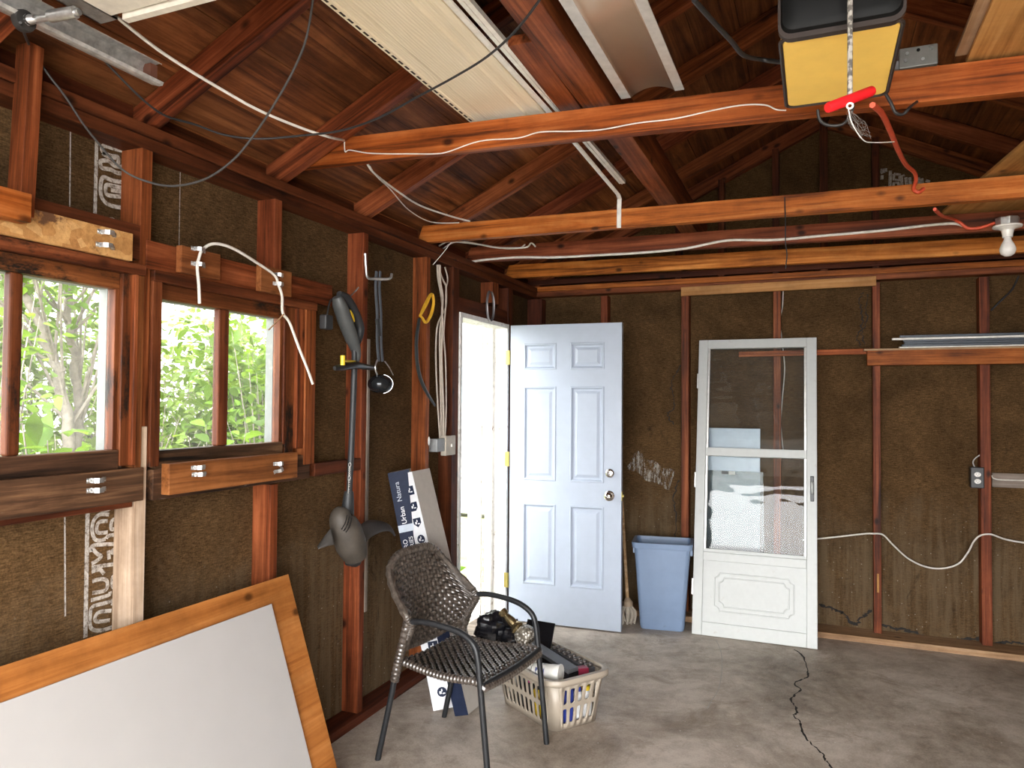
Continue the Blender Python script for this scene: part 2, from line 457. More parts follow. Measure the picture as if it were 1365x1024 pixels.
# roof boards: one deck, its boards as separate courses with small gaps, under a roof skin
mb = MB()
for sgn in (-1, 1):
    n = 13; run = 2.5/n
    for i in range(n):
        xa = RX+sgn*(i*run+.0015); xb = RX+sgn*((i+1)*run-.0015)
        lo = V((xa, 0, deck(xa))); hi = V((xb, 0, deck(xb)))
        mb.hexa([(xa, -1.2, deck(xa)), (xb, -1.2, deck(xb)), (xb, 5.6, deck(xb)), (xa, 5.6, deck(xa)),
                 (xa, -1.2, deck(xa)+.02), (xb, -1.2, deck(xb)+.02), (xb, 5.6, deck(xb)+.02), (xa, 5.6, deck(xa)+.02)])
    xa, xb = RX, RX+sgn*2.52
    mb.hexa([(xa, -1.25, deck(xa)+.022), (xb, -1.25, deck(xb)+.022), (xb, 5.65, deck(xb)+.022), (xa, 5.65, deck(xa)+.022),
             (xa, -1.25, deck(xa)+.05), (xb, -1.25, deck(xb)+.05), (xb, 5.65, deck(xb)+.05), (xa, 5.65, deck(xa)+.05)])
ceiling = tag(mb.build('ceiling', DECK, matrix=ID), kind='structure')
up_l = V((-SLOPE, 0, 1)).normalized(); up_r = V((SLOPE, 0, 1)).normalized()
RY = [-.6, 0., .60, 1.20, 1.745, 2.375, 2.99, 3.61, 4.22, 4.86, 5.325]
for y in RY:
    c = 1/sqrt(1+SLOPE**2); h = .10*c
    board('rafter', (-2.38, y, raf(-2.38)), (RX-.012, y, raf(RX-.012)), .042, h, RED, ceiling, up=up_l, just=(0, 1))
    board('rafter', (2.50, y, raf(2.50)), (RX+.012, y, raf(RX+.012)), .042, h, RED, ceiling, up=up_r, just=(0, 1))
board('ridge_board', (RX, -.9, raf(RX)+.045), (RX, 5.36, raf(RX)+.045), .02, .15, REDD, ceiling)

# ------------------------------------------------------------------ framing of the left wall
def stud(parent, y1, z0, z1, mat=RED, w=.042, x0=SX, x1=WX):
    return board('stud', (.5*(x0+x1), y1-w/2, z0), (.5*(x0+x1), y1-w/2, z1), w, abs(x1-x0), mat, parent, up=(1, 0, 0))
PZ = 2.305
YS = [L(202, 300).y, L(376, 300).y, L(491, 340).y, L(574, 380).y]       # 1.73 2.36 2.98 3.60
stud(wall_left, YS[0], W1[2]+.07, PZ)
stud(wall_left, YS[0]+.0, .04, W1[2]+.07, WORN)
zh = L(344, 360).z
stud(wall_left, YS[1], zh+.0, PZ); stud(wall_left, YS[1], .04, W2[2]-.165)
stud(wall_left, YS[2], .04, PZ); stud(wall_left, YS[3], .04, PZ)
stud(wall_left, L(612, 400).y+.002, .04, PZ, REDD, w=.08)
stud(wall_left, 1.02, .04, PZ); stud(wall_left, .42, .04, PZ); stud(wall_left, -.2, .04, PZ)
stud(wall_left, 4.55, DZ+.12, PZ, RED, w=.10)
stud(wall_left, 5.36, .04, PZ, REDD)
stud(wall_left, 4.80, .04, PZ, REDD, w=.08)
board('grey_stud_batten', (WX+.004, YS[2]+.012, .5), (WX+.004, YS[2]+.012, 1.80), .02, .09, GREYW, wall_left, up=(1, 0, 0), just=(0, -1))
board('top_plate', (SX+.046, -.9, PZ), (SX+.046, 5.37, PZ), .092, .038, REDD, wall_left, just=(0, 1))
board('top_plate', (SX+.049, -.9, PZ+.040), (SX+.049, 5.37, PZ+.040), .098, .038, REDD, wall_left, just=(0, 1))
board('sole_plate', (SX+.055, -.9, 0), (SX+.055, DY0-.02, 0), .11, .04, REDD, wall_left, just=(0, 1))
board('door_header', (SX+.04, DY0-.03, DZ+.005), (SX+.04, DY1+.03, DZ+.005), .085, .09, REDD, wall_left, just=(0, 1))
# blocking between the rafters above the plate
for a, b in zip(RY, RY[1:]):
    board('rafter_block', (SX+.0, a+.022, 2.386), (SX+.0, b-.022, 2.386), .02, .10, REDD, wall_left, just=(0, 1))
# window headers and low rails, let in flush with the studs
hz = L(300, 347).z
board('window_header', (WX+.004, YS[0]-.02, L(205, 360).z), (WX+.004, L(442, 384).y, L(205, 360).z), .03, L(320, 351).z-L(310, 382).z, RED, wall_left, just=(1, 1))
board('wall_rail', (WX, L(420, 620).y, L(440, 624).z), (WX, YS[2]-.04, L(440, 624).z), .04, .055, REDD, wall_left, just=(1, 0))
board('window_header', (WX+.002, .9, W1[3]+.10), (WX+.002, YS[0]-.043, W1[3]+.10), .03, .11, REDD, wall_left, just=(1, 1))
# batten seams and printed marks of the fibreboard sheets
def mark(name, pts, wpx, X=SX, Y=None, lift=.0015, parent=None, mat=CHALK, sm=4):
    q = [P(x, y, X=X) if Y is None else P(x, y, Y=Y) for x, y in pts]
    if sm and len(q) > 2: q = catmull(q, sm)
    return q
def seam(parent, pts, w, X=SX, mat=CHALK, name='board_seam'):
    MB().ribbon([P(x, y, X=X) for x, y in pts], w, (1, 0, 0), .0012).build(name, mat, parent)
seam(wall_left, [(93.7, 160), (92.5, 286)], .004); seam(wall_left, [(240, 225), (238, 350)], .003)
seam(wall_left, [(86, 681), (86.6, 822)], .005)
seam(wall_left, [(129, 172), (126, 296)], .012); seam(wall_left, [(116.5, 675), (113.4, 850)], .014)
mb = MB()
Z = lambda k: (lambda x, y: (70+x/k, 140+y/k))
up_z = Z(5.687); lo_z = lambda x, y: (70+x/5.12, 650+y/5.12)
strokes_up = [[(540, 588), (450, 572), (385, 548), (365, 590), (365, 680), (395, 735), (450, 765), (540, 782)],
              [(540, 632), (450, 612), (405, 610), (405, 672), (450, 690), (540, 694)], [(540, 662), (440, 645)],
              [(540, 524), (480, 512), (440, 490), (375, 478), (362, 450), (365, 425), (420, 425), (470, 462), (540, 470)],
              [(372, 222), (372, 258), (450, 268), (540, 290)], [(540, 350), (460, 330), (385, 310), (375, 350), (440, 385), (495, 396), (495, 450)],
              [(375, 365), (420, 392), (480, 400)], [(455, 240), (380, 228)], [(410, 870), (412, 900), (450, 910)], [(410, 868), (460, 872), (462, 905)]]
for s in strokes_up:
    mb.ribbon(catmull([P(*up_z(x, y), X=SX) for x, y in s], 5), .013, (1, 0, 0), .0012)
strokes_lo = [[(385, 185), (320, 185), (280, 225), (268, 290), (285, 350), (320, 362), (360, 350)], [(375, 228), (320, 235), (300, 270), (310, 308), (375, 305)],
              [(445, 215), (405, 225), (400, 285), (445, 270)], [(450, 320), (380, 330), (365, 350)],
              [(450, 385), (280, 395), (262, 440)], [(450, 400), (400, 440), (450, 450)], [(265, 410), (300, 450), (330, 470), (300, 500), (265, 520)], [(380, 430), (385, 490)],
              [(265, 545), (440, 520)], [(265, 575), (320, 560), (350, 590)], [(270, 640), (330, 625), (370, 640), (360, 700), (270, 720)], [(450, 600), (410, 610), (410, 680), (450, 670)],
              [(260, 770), (380, 735), (390, 710)], [(445, 760), (350, 790), (270, 815), (255, 880), (262, 960), (330, 975), (440, 940)], [(400, 840), (320, 850), (290, 880), (300, 915), (390, 905)],
              [(445, 800), (400, 790)], [(450, 865), (420, 880)], [(280, 128), (310, 150), (380, 150), (395, 120)]]
for s in strokes_lo:
    mb.ribbon(catmull([P(*lo_z(x, y), X=SX) for x, y in s], 5), .012, (1, 0, 0), .0012)
mb.build('stencil_marking', CHALK, wall_left)

# ------------------------------------------------------------------ framing of the back wall
def bstud(px0, px1, z0=.04, z1=2.30, mat=RED, y0=WY, y1=SY, py=600):
    a, b = B(px0, py).x, B(px1, py).x
    return board('stud', (.5*(a+b), .5*(y0+y1), z0), (.5*(a+b), .5*(y0+y1), z1), b-a, y1-y0, mat, wall_back, up=(0, 1, 0))
bstud(704, 721, mat=REDD); bstud(800, 809); bstud(908, 918); bstud(1031, 1041)
bstud(1164, 1174); bstud(1307, 1321); bstud(1462, 1474)
bx = B(1164, 600).x
board('worn_stud_patch', (bx+.024, WY-.001, .30), (bx+.024, WY-.001, .42), .012, .003, PINE, wall_back, up=(0, 1, 0))
zt = 2.315
board('top_plate', (-2.05, WY+.045, zt), (2.18, WY+.045, zt), .095, .038, RED, wall_back, just=(0, 1))
board('top_plate', (-2.05, WY+.045, zt+.040), (2.18, WY+.045, zt+.040), .10, .038, JOIST, wall_back, just=(0, 1))
board('gable_plate', (-2.05, WY+.035, zt+.09), (2.18, WY+.035, zt+.09), .08, .04, REDD, wall_back, just=(0, 1))
board('sole_plate', (-2.0, 5.27, 0), (2.18, 5.27, 0), .20, .038, TAN, wall_back, just=(0, 1))
for px in (1034, 1098, 1167, 962, 905):
    x = B(px, 260, 5.32).x; w = .05 if px == 1098 else .042
    board('gable_stud', (x, 5.33, zt+.08), (x, 5.33, raf(x)+.03), w, .08, REDD, wall_back, up=(0, 1, 0))
# printed sheet mark in the gable
gz = lambda x, y: (1080+x/6.825, 150+y/6.825)
mb = MB()
for s in [[(730, 530), (725, 680)], [(760, 560), (760, 610), (810, 615), (815, 565), (760, 560)], [(755, 680), (760, 640), (800, 640), (810, 680)], [(860, 570), (830, 580), (835, 680)], [(870, 590), (878, 670)], [(905, 590), (912, 665)], [(640, 550), (700, 525)], [(655, 570), (652, 610)], [(640, 525), (700, 520)], [(985, 590), (990, 660)], [(1015, 600), (1020, 650)], [(655, 690), (690, 682)], [(1050, 620), (1090, 630)]]:
    mb.ribbon([P(*gz(x, y), Y=SY) for x, y in s], .018, (0, -1, 0), .0012)
mb.build('stencil_marking', CHALK, wall_back)
# black cracks and tar runs of the fibreboard
def tarrun(pts, w=.008, j=.010, name='tar_run'):
    q = catmull([P(x, y, Y=SY) for x, y in pts], 8)
    q = [p+V((random.uniform(-j, j), 0, random.uniform(-j, j)*.6)) for p in q]
    MB().ribbon(q, [random.uniform(.4, 1.5)*w for _ in q], (0, -1, 0), .0012).build(name, TAR, wall_back)
tarrun([(907, 488), (897, 505), (895, 520), (900, 540), (890, 552), (897, 565)]); tarrun([(906, 640), (898, 665), (903, 690), (899, 715)])
tarrun([(1150, 390), (1146, 405), (1151, 425), (1148, 440), (1152, 458)]); tarrun([(1156, 392), (1154, 410), (1155, 432), (1143, 446), (1147, 462)], .006)
for a in ([(1093, 806), (1110, 812), (1125, 818), (1138, 832), (1150, 822), (1162, 815)], [(1176, 833), (1195, 838), (1215, 842), (1238, 850), (1262, 853), (1285, 852), (1306, 851)], [(1322, 860), (1340, 856), (1364, 858)]):
    tarrun(a, .016, .012, 'damp_stain')
# pale scrape behind the door
n = NT('pale_scrape'); v = n.coord()
f = n.noise(n.coord((30, 30, 9)), 1., 6, .8)
tr = n.new('ShaderNodeBsdfTransparent'); mx = n.new('ShaderNodeMixShader')
n.col((.42, .38, .33)); n.set(Roughness=.95)
n.link(n.ramp(f, [(.47, (0, 0, 0)), (.60, (.75, .75, .75))]), mx.inputs[0]); n.link(tr.outputs[0], mx.inputs[1]); n.link(n.b.outputs[0], mx.inputs[2]); n.link(mx.outputs[0], n.n['Material Output'].inputs[0])
SCR = n.m
mb = MB()
mb.ribbon(catmull([P(842, 612, Y=SY), P(858, 622, Y=SY), P(875, 632, Y=SY), P(896, 640, Y=SY)], 5), [.14+.02*sin(i) for i in range(16)], (0, -1, 0), .0015)
mb.build('pale_scrape', SCR, wall_back)
board('trim_board', P(908, 391+4, Y=WY-.012)+V((0, 0, 0)), P(1168, 376+5, Y=WY-.012), .024, .062, PINE, wall_back, up=(0, 0, 1), just=(0, 1))

# ------------------------------------------------------------------ windows
def window(name, w, mull, lo, hi):
    y0, y1, z0, z1 = w
    root = thing(name, None, None, (WX, .5*(y0+y1), z0), kind='structure')
    st = .014
    x0, x1 = -2.035, -2.0
    xm = .5*(x0+x1)
    # sash
    board('sash_rail', (xm, y0-st, z1), (xm, y1+st, z1), .035, .05, FRAMEW, root, just=(0, 1))
    board('sash_rail', (xm+.005, y0-st, z0), (xm+.005, y1+st, z0), .045, .06, SILLW, root, just=(0, -1))
    for y, s in ((y0, -1), (y1, 1)):
        board('sash_stile', (xm, y+s*st/2, z0), (xm, y+s*st/2, z1), st, .035, FRAMEW, root, up=(1, 0, 0))
    board('mullion', (xm, .5*(mull[0]+mull[1]), z0), (xm, .5*(mull[0]+mull[1]), z1), mull[1]-mull[0], .032, FRAMEW, root, up=(1, 0, 0), bevel=.006)
    # casing that holds the sash
    for y, s, seq in ((y0-st, -1, lo), (y1+st, 1, hi)):
        for nm, wd, xf, zb_, zt_, mt in seq:     # boards from the sash outwards: width, room face
            board(nm, (xf-.03, y+s*wd/2, z0-zb_), (xf-.03, y+s*wd/2, z1+zt_), wd-.001, .06, mt, root, up=(1, 0, 0)); y += s*wd
    board('head_casing', (-1.995, y0-st-sum(b[1] for b in lo), z1+.05), (-1.995, y1+st+sum(b[1] for b in hi), z1+.05), .06, .034, FRAMEW, root, just=(0, 1))
    # exterior jamb, painted
    mb = MB()
    for y, s in ((y0, -1), (y1, 1)):
        a, b = sorted((y, y+s*.012)); mb.box(-2.072, -2.036, a, b, z0-.01, z1+.012)
    mb.box(-2.072, -2.036, y0, y1, z1, z1+.012); mb.box(-2.16, -2.036, y0-.03, y1+.03, z0-.022, z0-.010)
    mb.build('exterior_jamb', STOPG, root)
    for a, b in ((y0, mull[0]), (mull[1], y1)):
        MB().box(-2.026, -2.023, a, b, z0, z1).build('glass_pane', GLASS, root)
    return root
m2 = (L(298, 500).y, L(311, 500).y)
m1 = (L(18.5, 500).y, L(36, 500).y)
narrow = [('casing', .038, -1.972, .05, .05, FRAMEW)]
near_ = [('casing', .030, -1.985, .05, .05, FRAMEW), ('stop_bead', .014, -1.968, .05, .05, RED), ('casing_edge', .024, -1.972, .06, .05, FRAMEW)]
wide = [('stile_cover', .016, -1.990, .01, .05, FRAMEW), ('casing', .050, -1.992, .05, .05, FRAMEW), ('stop_bead', .044, -1.976, .03, .05, RED), ('casing_edge', .068, -1.970, .10, .05, RED)]
window_1 = window('window_1', W1, m1, near_, near_)
window_2 = window('window_2', W2, m2, narrow, wide)
# sill rails under the windows (part of the wall)
board('sill_rail', (WX+.012, .85, L(100, 655).z), (WX+.012, L(188, 640).y, L(100, 655).z), .05, .105, SILLW, wall_left, just=(1, 0))
board('sill_rail', (WX-.004, .85, L(60, 684).z), (WX-.004, L(178, 660).y, L(60, 684).z), .05, .04, REDD, wall_left, just=(1, 0))
board('sill_rail', (WX+.004, L(203, 630).y, L(300, 635).z), (WX+.004, L(412, 620).y, L(300, 635).z), .04, .10, SILLW, wall_left, just=(1, 0))

# ------------------------------------------------------------------ doorway in the left wall
door_frame = thing('trim_1', None, None, (SX, .5*(DY0+DY1), 0), kind='structure')
for y, s in ((DY0, 1), (DY1, -1)):
    board('jamb', (SX+.03, y, 0), (SX+.03, y, DZ), .03, .14, PEEL, door_frame, up=(1, 0, 0))
board('jamb_stop', (SX-.01, DY1-.03, 0), (SX-.01, DY1-.03, DZ), .05, .03, PEEL, door_frame, up=(1, 0, 0))
board('exterior_casing', (SX-.06, DY1+.05, 0), (SX-.06, DY1+.05, DZ+.05), .10, .025, PEEL, door_frame, up=(1, 0, 0))
board('exterior_casing', (SX-.12, DY1-.055, 0), (SX-.12, DY1-.055, DZ-.05), .025, .10, PEEL, door_frame, up=(1, 0, 0))
board('head_jamb', (SX+.03, DY0, DZ), (SX+.03, DY1, DZ), .14, .03, PEEL, door_frame, just=(0, -1))
MB().box(SX-.08, WX, DY0, DY1, .0, .018).build('threshold', GREYW, door_frame)
# ------------------------------------------------------------------ entry door, open against the back wall
STEELB = plain('door_paint', (.41, .465, .565), .38, var=.03, scale=14, dirt=((.40, .41, .43), 7, .66))
CHROME = plain('chrome', (.75, .74, .72), .18, 1.)
BRASS = plain('brass_yellow', (.34, .28, .08), .4, .6)
H0 = V((-1.945, 4.682, .012)); H1 = V((-1.172, 4.728, .012))
du = (H1-H0); DWID = du.length; du.normalize()
DM = axes(du, (0, 0, 1), H0)              # local x along the leaf, y away from the camera, z up
door = bpy.data.objects.new('door_1', None); COL.objects.link(door); door.matrix_basis = DM; MW['door_1'] = DM
tag(door, 'pale blue six-panel entry door standing open in front of the back wall', 'door', kind='structure')
DH = 2.022
def relief(mb, x0, x1, z0, z1, rings, T=None, y=0., sgn=1):
    """nested rectangles: (inset, depth) pairs from the rim inwards, closed by the last one; depth>0 goes away from the viewer"""
    loops = []
    for ins, dep in rings:
        loops.append([(x0+ins, y+sgn*dep, z0+ins), (x1-ins, y+sgn*dep, z0+ins), (x1-ins, y+sgn*dep, z1-ins), (x0+ins, y+sgn*dep, z1-ins)])
    vs = [p for l in loops for p in l]; fs = []
    for i in range(len(loops)-1):
        for k in range(4): fs.append((i*4+k, i*4+(k+1) % 4, i*4+4+(k+1) % 4, i*4+4+k))
    n = len(loops)-1; fs.append((n*4, n*4+1, n*4+2, n*4+3))
    mb.add(vs, fs, T)
def panel_face(mb, W, H, holes, y, T=None):
    xs = sorted({0., W, *[h[0] for h in holes], *[h[1] for h in holes]}); zs = sorted({0., H, *[h[2] for h in holes], *[h[3] for h in holes]})
    for a, b in zip(xs, xs[1:]):
        for c, d in zip(zs, zs[1:]):
            if any(h[0] <= a+1e-6 and h[1] >= b-1e-6 and h[2] <= c+1e-6 and h[3] >= d-1e-6 for h in holes): continue
            mb.add([(a, y, c), (b, y, c), (b, y, d), (a, y, d)], [(0, 1, 2, 3)], T)
cols = [(.125*DWID, .425*DWID), (.55*DWID, .85*DWID)]
rows = [(.128*DH, .398*DH), (.475*DH, .792*DH), (.848*DH, .937*DH)]
holes = [(a, b, c, d) for a, b in cols for c, d in rows]
mb = MB()
for y, sg in ((0., 1), (.045, -1)):
    panel_face(mb, DWID, DH, holes, y)
    for h in holes: relief(mb, *h, [(0, 0), (.004, -.004), (.010, -.004), (.020, .010), (.032, .010), (.050, .002), (.058, .002)], y=y, sgn=sg)
mb.add([(0, 0, 0), (0, .045, 0), (0, .045, DH), (0, 0, DH)], [(0, 1, 2, 3)]); mb.add([(DWID, 0, 0), (DWID, .045, 0), (DWID, .045, DH), (DWID, 0, DH)], [(0, 1, 2, 3)])
mb.add([(0, 0, 0), (DWID, 0, 0), (DWID, .045, 0), (0, .045, 0)], [(0, 1, 2, 3)]); mb.add([(0, 0, DH), (DWID, 0, DH), (DWID, .045, DH), (0, .045, DH)], [(0, 1, 2, 3)])
leaf_ = mb.build('leaf', STEELB, door, matrix=DM)
RXm = Matrix.Rotation(pi/2, 4, 'X')       # lathe axis towards the room
def door_at(px, py): 
    q = P(px, py, Y=4.722); return DM @ Matrix.Translation(DM.inverted() @ q)
k = DM.inverted() @ P(812.5, 661, Y=4.722); k.y = 0
MB().lathe([(.033, 0), (.033, .006), (.026, .010), (.012, .014), (.011, .03), (.020, .036), (.028, .046), (.028, .056), (.020, .064), (.008, .066), (.007, .069)], 24).build('door_knob', CHROME, leaf_, smooth=True, matrix=DM @ Matrix.Translation(k) @ RXm)
k2 = DM.inverted() @ P(813, 631, Y=4.722); k2.y = 0
MB().lathe([(.031, 0), (.031, .008), (.026, .014), (.018, .016), (.017, .020), (.006, .021)], 24).build('deadbolt', CHROME, leaf_, smooth=True, matrix=DM @ Matrix.Translation(k2) @ RXm)
MB().box(DWID-.001, DWID+.004, .008, .038, k.z-.03, k.z+.03).box(DWID, DWID+.012, .016, .030, k.z-.008, k.z+.008).build('latch_plate', BRASS, leaf_, matrix=DM)
for z in (1.80, 1.10, .27):
    mb = MB(); mb.tube([(-.008, -.004, z-.05), (-.008, -.004, z+.05)], .008, 8); mb.box(-.035, -.006, -.004, .001, z-.05, z+.05)
    mb.build('hinge', BRASS, door, matrix=DM)

# ------------------------------------------------------------------ horseshoe over the doorway
y, z = L(650, 408).y, L(650, 408).z
mb = MB(); mb.tube([(WX+.02, y+.055*cos(t), z+.10*sin(t)) for t in [pi*.5+.35+2*pi*k/22*(1-.11) for k in range(23)]], .009, 6, flat=.6)
o = mb.build('horseshoe', plain('dull_steel', (.30, .29, .30), .45, .8), smooth=True)
tag(o, 'grey horseshoe hung on the wall just above the open doorway', 'horseshoe')
mb = MB(); mb.box(WX-.02, WX+.012, y-.01, y+.01, z+.10, z+.115)

# ------------------------------------------------------------------ storm door leaning on the back wall
A0 = P(922, 845, Z=0.004); A1 = P(1090, 866, Z=0.004); 
su = (A1-A0); SWID = su.length; su.normalize()
T0 = P(920, 456, Y=5.225); T1 = P(1083, 448, Y=5.225)
sv = ((T0-A0)+(T1-A1))*.5; SHT = sv.length; sv.normalize()
SM = axes(su, sv, A0)          # x across, z up the door, y away from the room
storm = bpy.data.objects.new('storm_door', None); COL.objects.link(storm); storm.matrix_basis = SM; MW['storm_door'] = SM
tag(storm, 'white glazed storm door leaning against the back wall beside the blue bin', 'door', kind='thing')
WHT = plain('storm_white', (.50, .52, .51), .4, var=.03, dirt=((.40, .37, .33), 11, .63))
ALU = plain('aluminium', (.62, .62, .60), .35, .7)
D = .032
def sbox(name, x0, x1, z0, z1, y0=0., y1=D, mat=WHT, bevel=.003):
    return MB().box(x0, x1, y0, y1, z0, z1).build(name, mat, storm, bevel=bevel, matrix=SM)
SW = .062
sbox('stile', 0, SW, 0, SHT); sbox('stile', SWID-SW, SWID, 0, SHT)
sbox('top_rail', SW, SWID-SW, SHT-.062, SHT); sbox('bottom_rail', SW, SWID-SW, 0, .085)
sbox('middle_rail', SW, SWID-SW, 1.165, 1.22, -.004, D); sbox('sill_rail', SW, SWID-SW, .475, .53, -.003, D-.004)
sbox('sash_edge', SW, SW+.016, .53, SHT-.062, .006, .020, ALU); sbox('sash_edge', SWID-SW-.016, SWID-SW, .53, SHT-.062, .006, .020, ALU)
sbox('sash_rail', SW, SWID-SW, .530, .552, -.002, .018, WHT)
mb = MB(); w0, w1, q0, q1 = SW, SWID-SW, .085, .475
hx = (w0+.075, w1-.075, q0+.075, q1-.075)
mb.add([(w0, .012, q0), (w1, .012, q0), (w1, .012, q1), (w0, .012, q1), (w0, .022, q0), (w1, .022, q0), (w1, .022, q1), (w0, .022, q1)], [(0, 1, 2, 3), (4, 5, 6, 7)])
def notched(ins, y, r=.03):
    a, b, c, d = hx[0]+ins, hx[1]-ins, hx[2]+ins, hx[3]-ins; out = []
    for cx, cz, st in ((a, c, pi/2), (b, c, pi), (b, d, 1.5*pi), (a, d, 2*pi)):
        seq = [(cx+r*cos(st-k*pi/8), cz+r*sin(st-k*pi/8)) for k in range(5)]
        out += seq
    return [V((x, y, z)) for x, z in out]
for ins in (0, .028):
    l = notched(ins, .012); mb.tube(l+[l[0]], .0045, 6)
mb.build('kick_panel', WHT, storm, matrix=SM, smooth=True)
MB().box(SW, SWID-SW, .012, .015, 1.22, SHT-.062).build('upper_glass', GLASS2, storm, matrix=SM)
MB().box(SW, SWID-SW, .012, .015, .552, 1.165).build('lower_glass', GLASS2, storm, matrix=SM)
mb = MB(); hz_ = .87+.10
mb.box(SWID-.040, SWID-.018, -.006, 0, hz_-.075, hz_+.085); hd = mb.build('handle_plate', plain('black_plastic', (.015, .015, .016), .35), storm, bevel=.004, matrix=SM)
MB().tube([(SWID-.029, -.006, hz_-.02), (SWID-.029, -.028, hz_-.01), (SWID-.029, -.030, hz_+.03), (SWID-.029, -.006, hz_+.045)], .008, 8, smooth=4).build('handle', WHT, hd, smooth=True, matrix=SM)
for zz in (.30, 1.0, 1.68): MB().box(-.008, .004, .004, .03, zz-.05, zz+.05).build('hinge_leaf', ALU, storm, matrix=SM)

# a glass pane and a pale sheet standing behind the storm door
q0, q1 = P(952, 800, Y=5.10), P(1024, 800, Y=5.10)
y_ = 5.10
def leaning(name, x0, x1, yb, yt, z1, th, mat, z0=.004):
    mb = MB(); mb.hexa([(x0, yb, z0), (x1, yb, z0), (x1, yb+th, z0), (x0, yb+th, z0), (x0, yt, z1), (x1, yt, z1), (x1, yt+th, z1), (x0, yt+th, z1)])
    return mb.build(name, mat, bevel=.002)
PALEB = plain('pale_blue_sheet', (.40, .48, .58), .25, var=.06)
o = leaning('pale_sheet', P(936, 700, Y=5.2).x, P(1013, 700, Y=5.2).x, 5.12, 5.245, P(975, 571, Y=5.245).z, .012, PALEB)
tag(o, 'pale bluish sheet standing behind the storm door, top edge showing through its glass', 'sheet')
GP = glass_mat('grey_pane', .05, (.50, .56, .56))
root = thing('glass_panel', 'grey glass panel with a small black and white sticker behind the storm door', 'glass panel', (P(980, 700, Y=5.1).x, 5.09, .004))
x0, x1 = P(938, 700, Y=5.15).x, P(1021, 700, Y=5.15).x; zt_ = P(980, 628, Y=5.21).z
mb = MB(); mb.hexa([(x0, 5.095, .006), (x1, 5.095, .006), (x1, 5.100, .006), (x0, 5.100, .006), (x0, 5.205, zt_), (x1-.02, 5.205, zt_), (x1-.02, 5.210, zt_), (x0, 5.210, zt_)])
mb.build('pane', GP, root)
sx = P(962, 629, Y=5.2).x
MB().box(sx, sx+.045, 5.199, 5.202, zt_-.022, zt_-.002).build('sticker', plain('black_plastic', (.015, .015, .016), .35), root)
MB().box(sx+.045, sx+.088, 5.199, 5.202, zt_-.024, zt_-.002).build('sticker', plain('paper_white', (.75, .75, .72), .6), root)

# ------------------------------------------------------------------ blue bin
BLUE = plain('bin_blue', (.19, .265, .40), .42, var=.05, scale=12, dirt=((.12, .14, .18), 10, .66))
c0 = P(853, 838, Z=0); c1 = P(912, 843, Z=0)
bu = (c1-c0); bw = bu.length; bu.normalize()
BM = axes(bu, (0, 0, 1), c0)
bin_ = bpy.data.objects.new('waste_bin', None); COL.objects.link(bin_); bin_.matrix_basis = BM; MW['waste_bin'] = BM
tag(bin_, 'tall blue plastic waste bin standing between the entry door and storm door', 'bin')
BH = .575; BD = .22
def rr(x0, x1, y0, y1, r, n=5):
    out = []
    for cx, cy, st in ((x1-r, y0+r, -pi/2), (x1-r, y1-r, 0), (x0+r, y1-r, pi/2), (x0+r, y0+r, pi)):
        out += [(cx+r*cos(st+k*pi/2/n), cy+r*sin(st+k*pi/2/n)) for k in range(n+1)]
    return out
def loft(mb, loops, T=None, closed=True, cap0=True, cap1=False):
    n = len(loops[0]); vs = [p for l in loops for p in l]
    fs = [(i*n+k, i*n+(k+1) % n, (i+1)*n+(k+1) % n, (i+1)*n+k) for i in range(len(loops)-1) for k in range(n)]
    if cap0: fs.append(tuple(range(n))[::-1])
    if cap1: fs.append(tuple((len(loops)-1)*n+k for k in range(n)))
    mb.add(vs, fs, T)
def bl(t, ins=0., z=None):
    e = .042*t
    return [(x, y, BH*t if z is None else z) for x, y in rr(-e+ins, bw+e-ins, -.022*t+ins, BD+.022*t-ins, .03)]
mb = MB()
loft(mb, [bl(0, .004), bl(.03), bl(.5), bl(.93), bl(.97), bl(.97, .006), bl(.5, .006), bl(.02, .008)], cap0=True, cap1=True)
mb.build('body', BLUE, bin_, smooth=True, matrix=BM)
mb = MB()
loft(mb, [bl(.93, -.001), bl(.935, -.012), bl(1.0, -.014, BH), bl(1.0, .004, BH), bl(.95, .005)], cap0=False)
mb.build('rim', BLUE, bin_, smooth=True, matrix=BM)
MB().box(bw+.020, bw+.052, .03, .07, BH*.86, BH*.94).build('handle_tab', BLUE, bin_, matrix=BM)
MB().box(-.05, -.02, .03, .07, BH*.86, BH*.94).build('handle_tab', BLUE, bin_, matrix=BM)

# ------------------------------------------------------------------ string mop behind the door
root = thing('string_mop', 'old string mop with a wooden handle leaning behind the entry door', 'mop', P(839, 836, Z=0))
m0 = P(839, 834, Z=.0)
ptop = V((-1.33, 5.25, 1.28)); pb = P(837, 803, Y=m0.y+.02)
MB().tube([pb+V((0, 0, -.03)), pb+(ptop-pb)*.5, ptop], .012, 10).build('handle', TAN, root, smooth=True)
mb = MB(); dirn = (ptop-pb).normalized()
MB().tube([pb-dirn*.03, pb, pb+dirn*.03], [.030, .034, .014], 12).build('clamp', plain('mop_clamp', (.30, .22, .15), .6), root, smooth=True)
for i in range(54):
    a = random.uniform(0, 2*pi); r = random.uniform(.01, .055)
    p0 = pb+V((.02*cos(a), .02*sin(a), -.02)); e = V((pb.x+r*cos(a)*1.0, pb.y+r*sin(a), random.uniform(.004, .03)))
    mid = (p0+e)/2+V((.022*cos(a), .022*sin(a), .01))
    mb.tube([p0, mid, e], .0042, 5, smooth=3)
mb.build('mop_strings', plain('mop_cotton', (.40, .35, .29), .95), root, smooth=True)
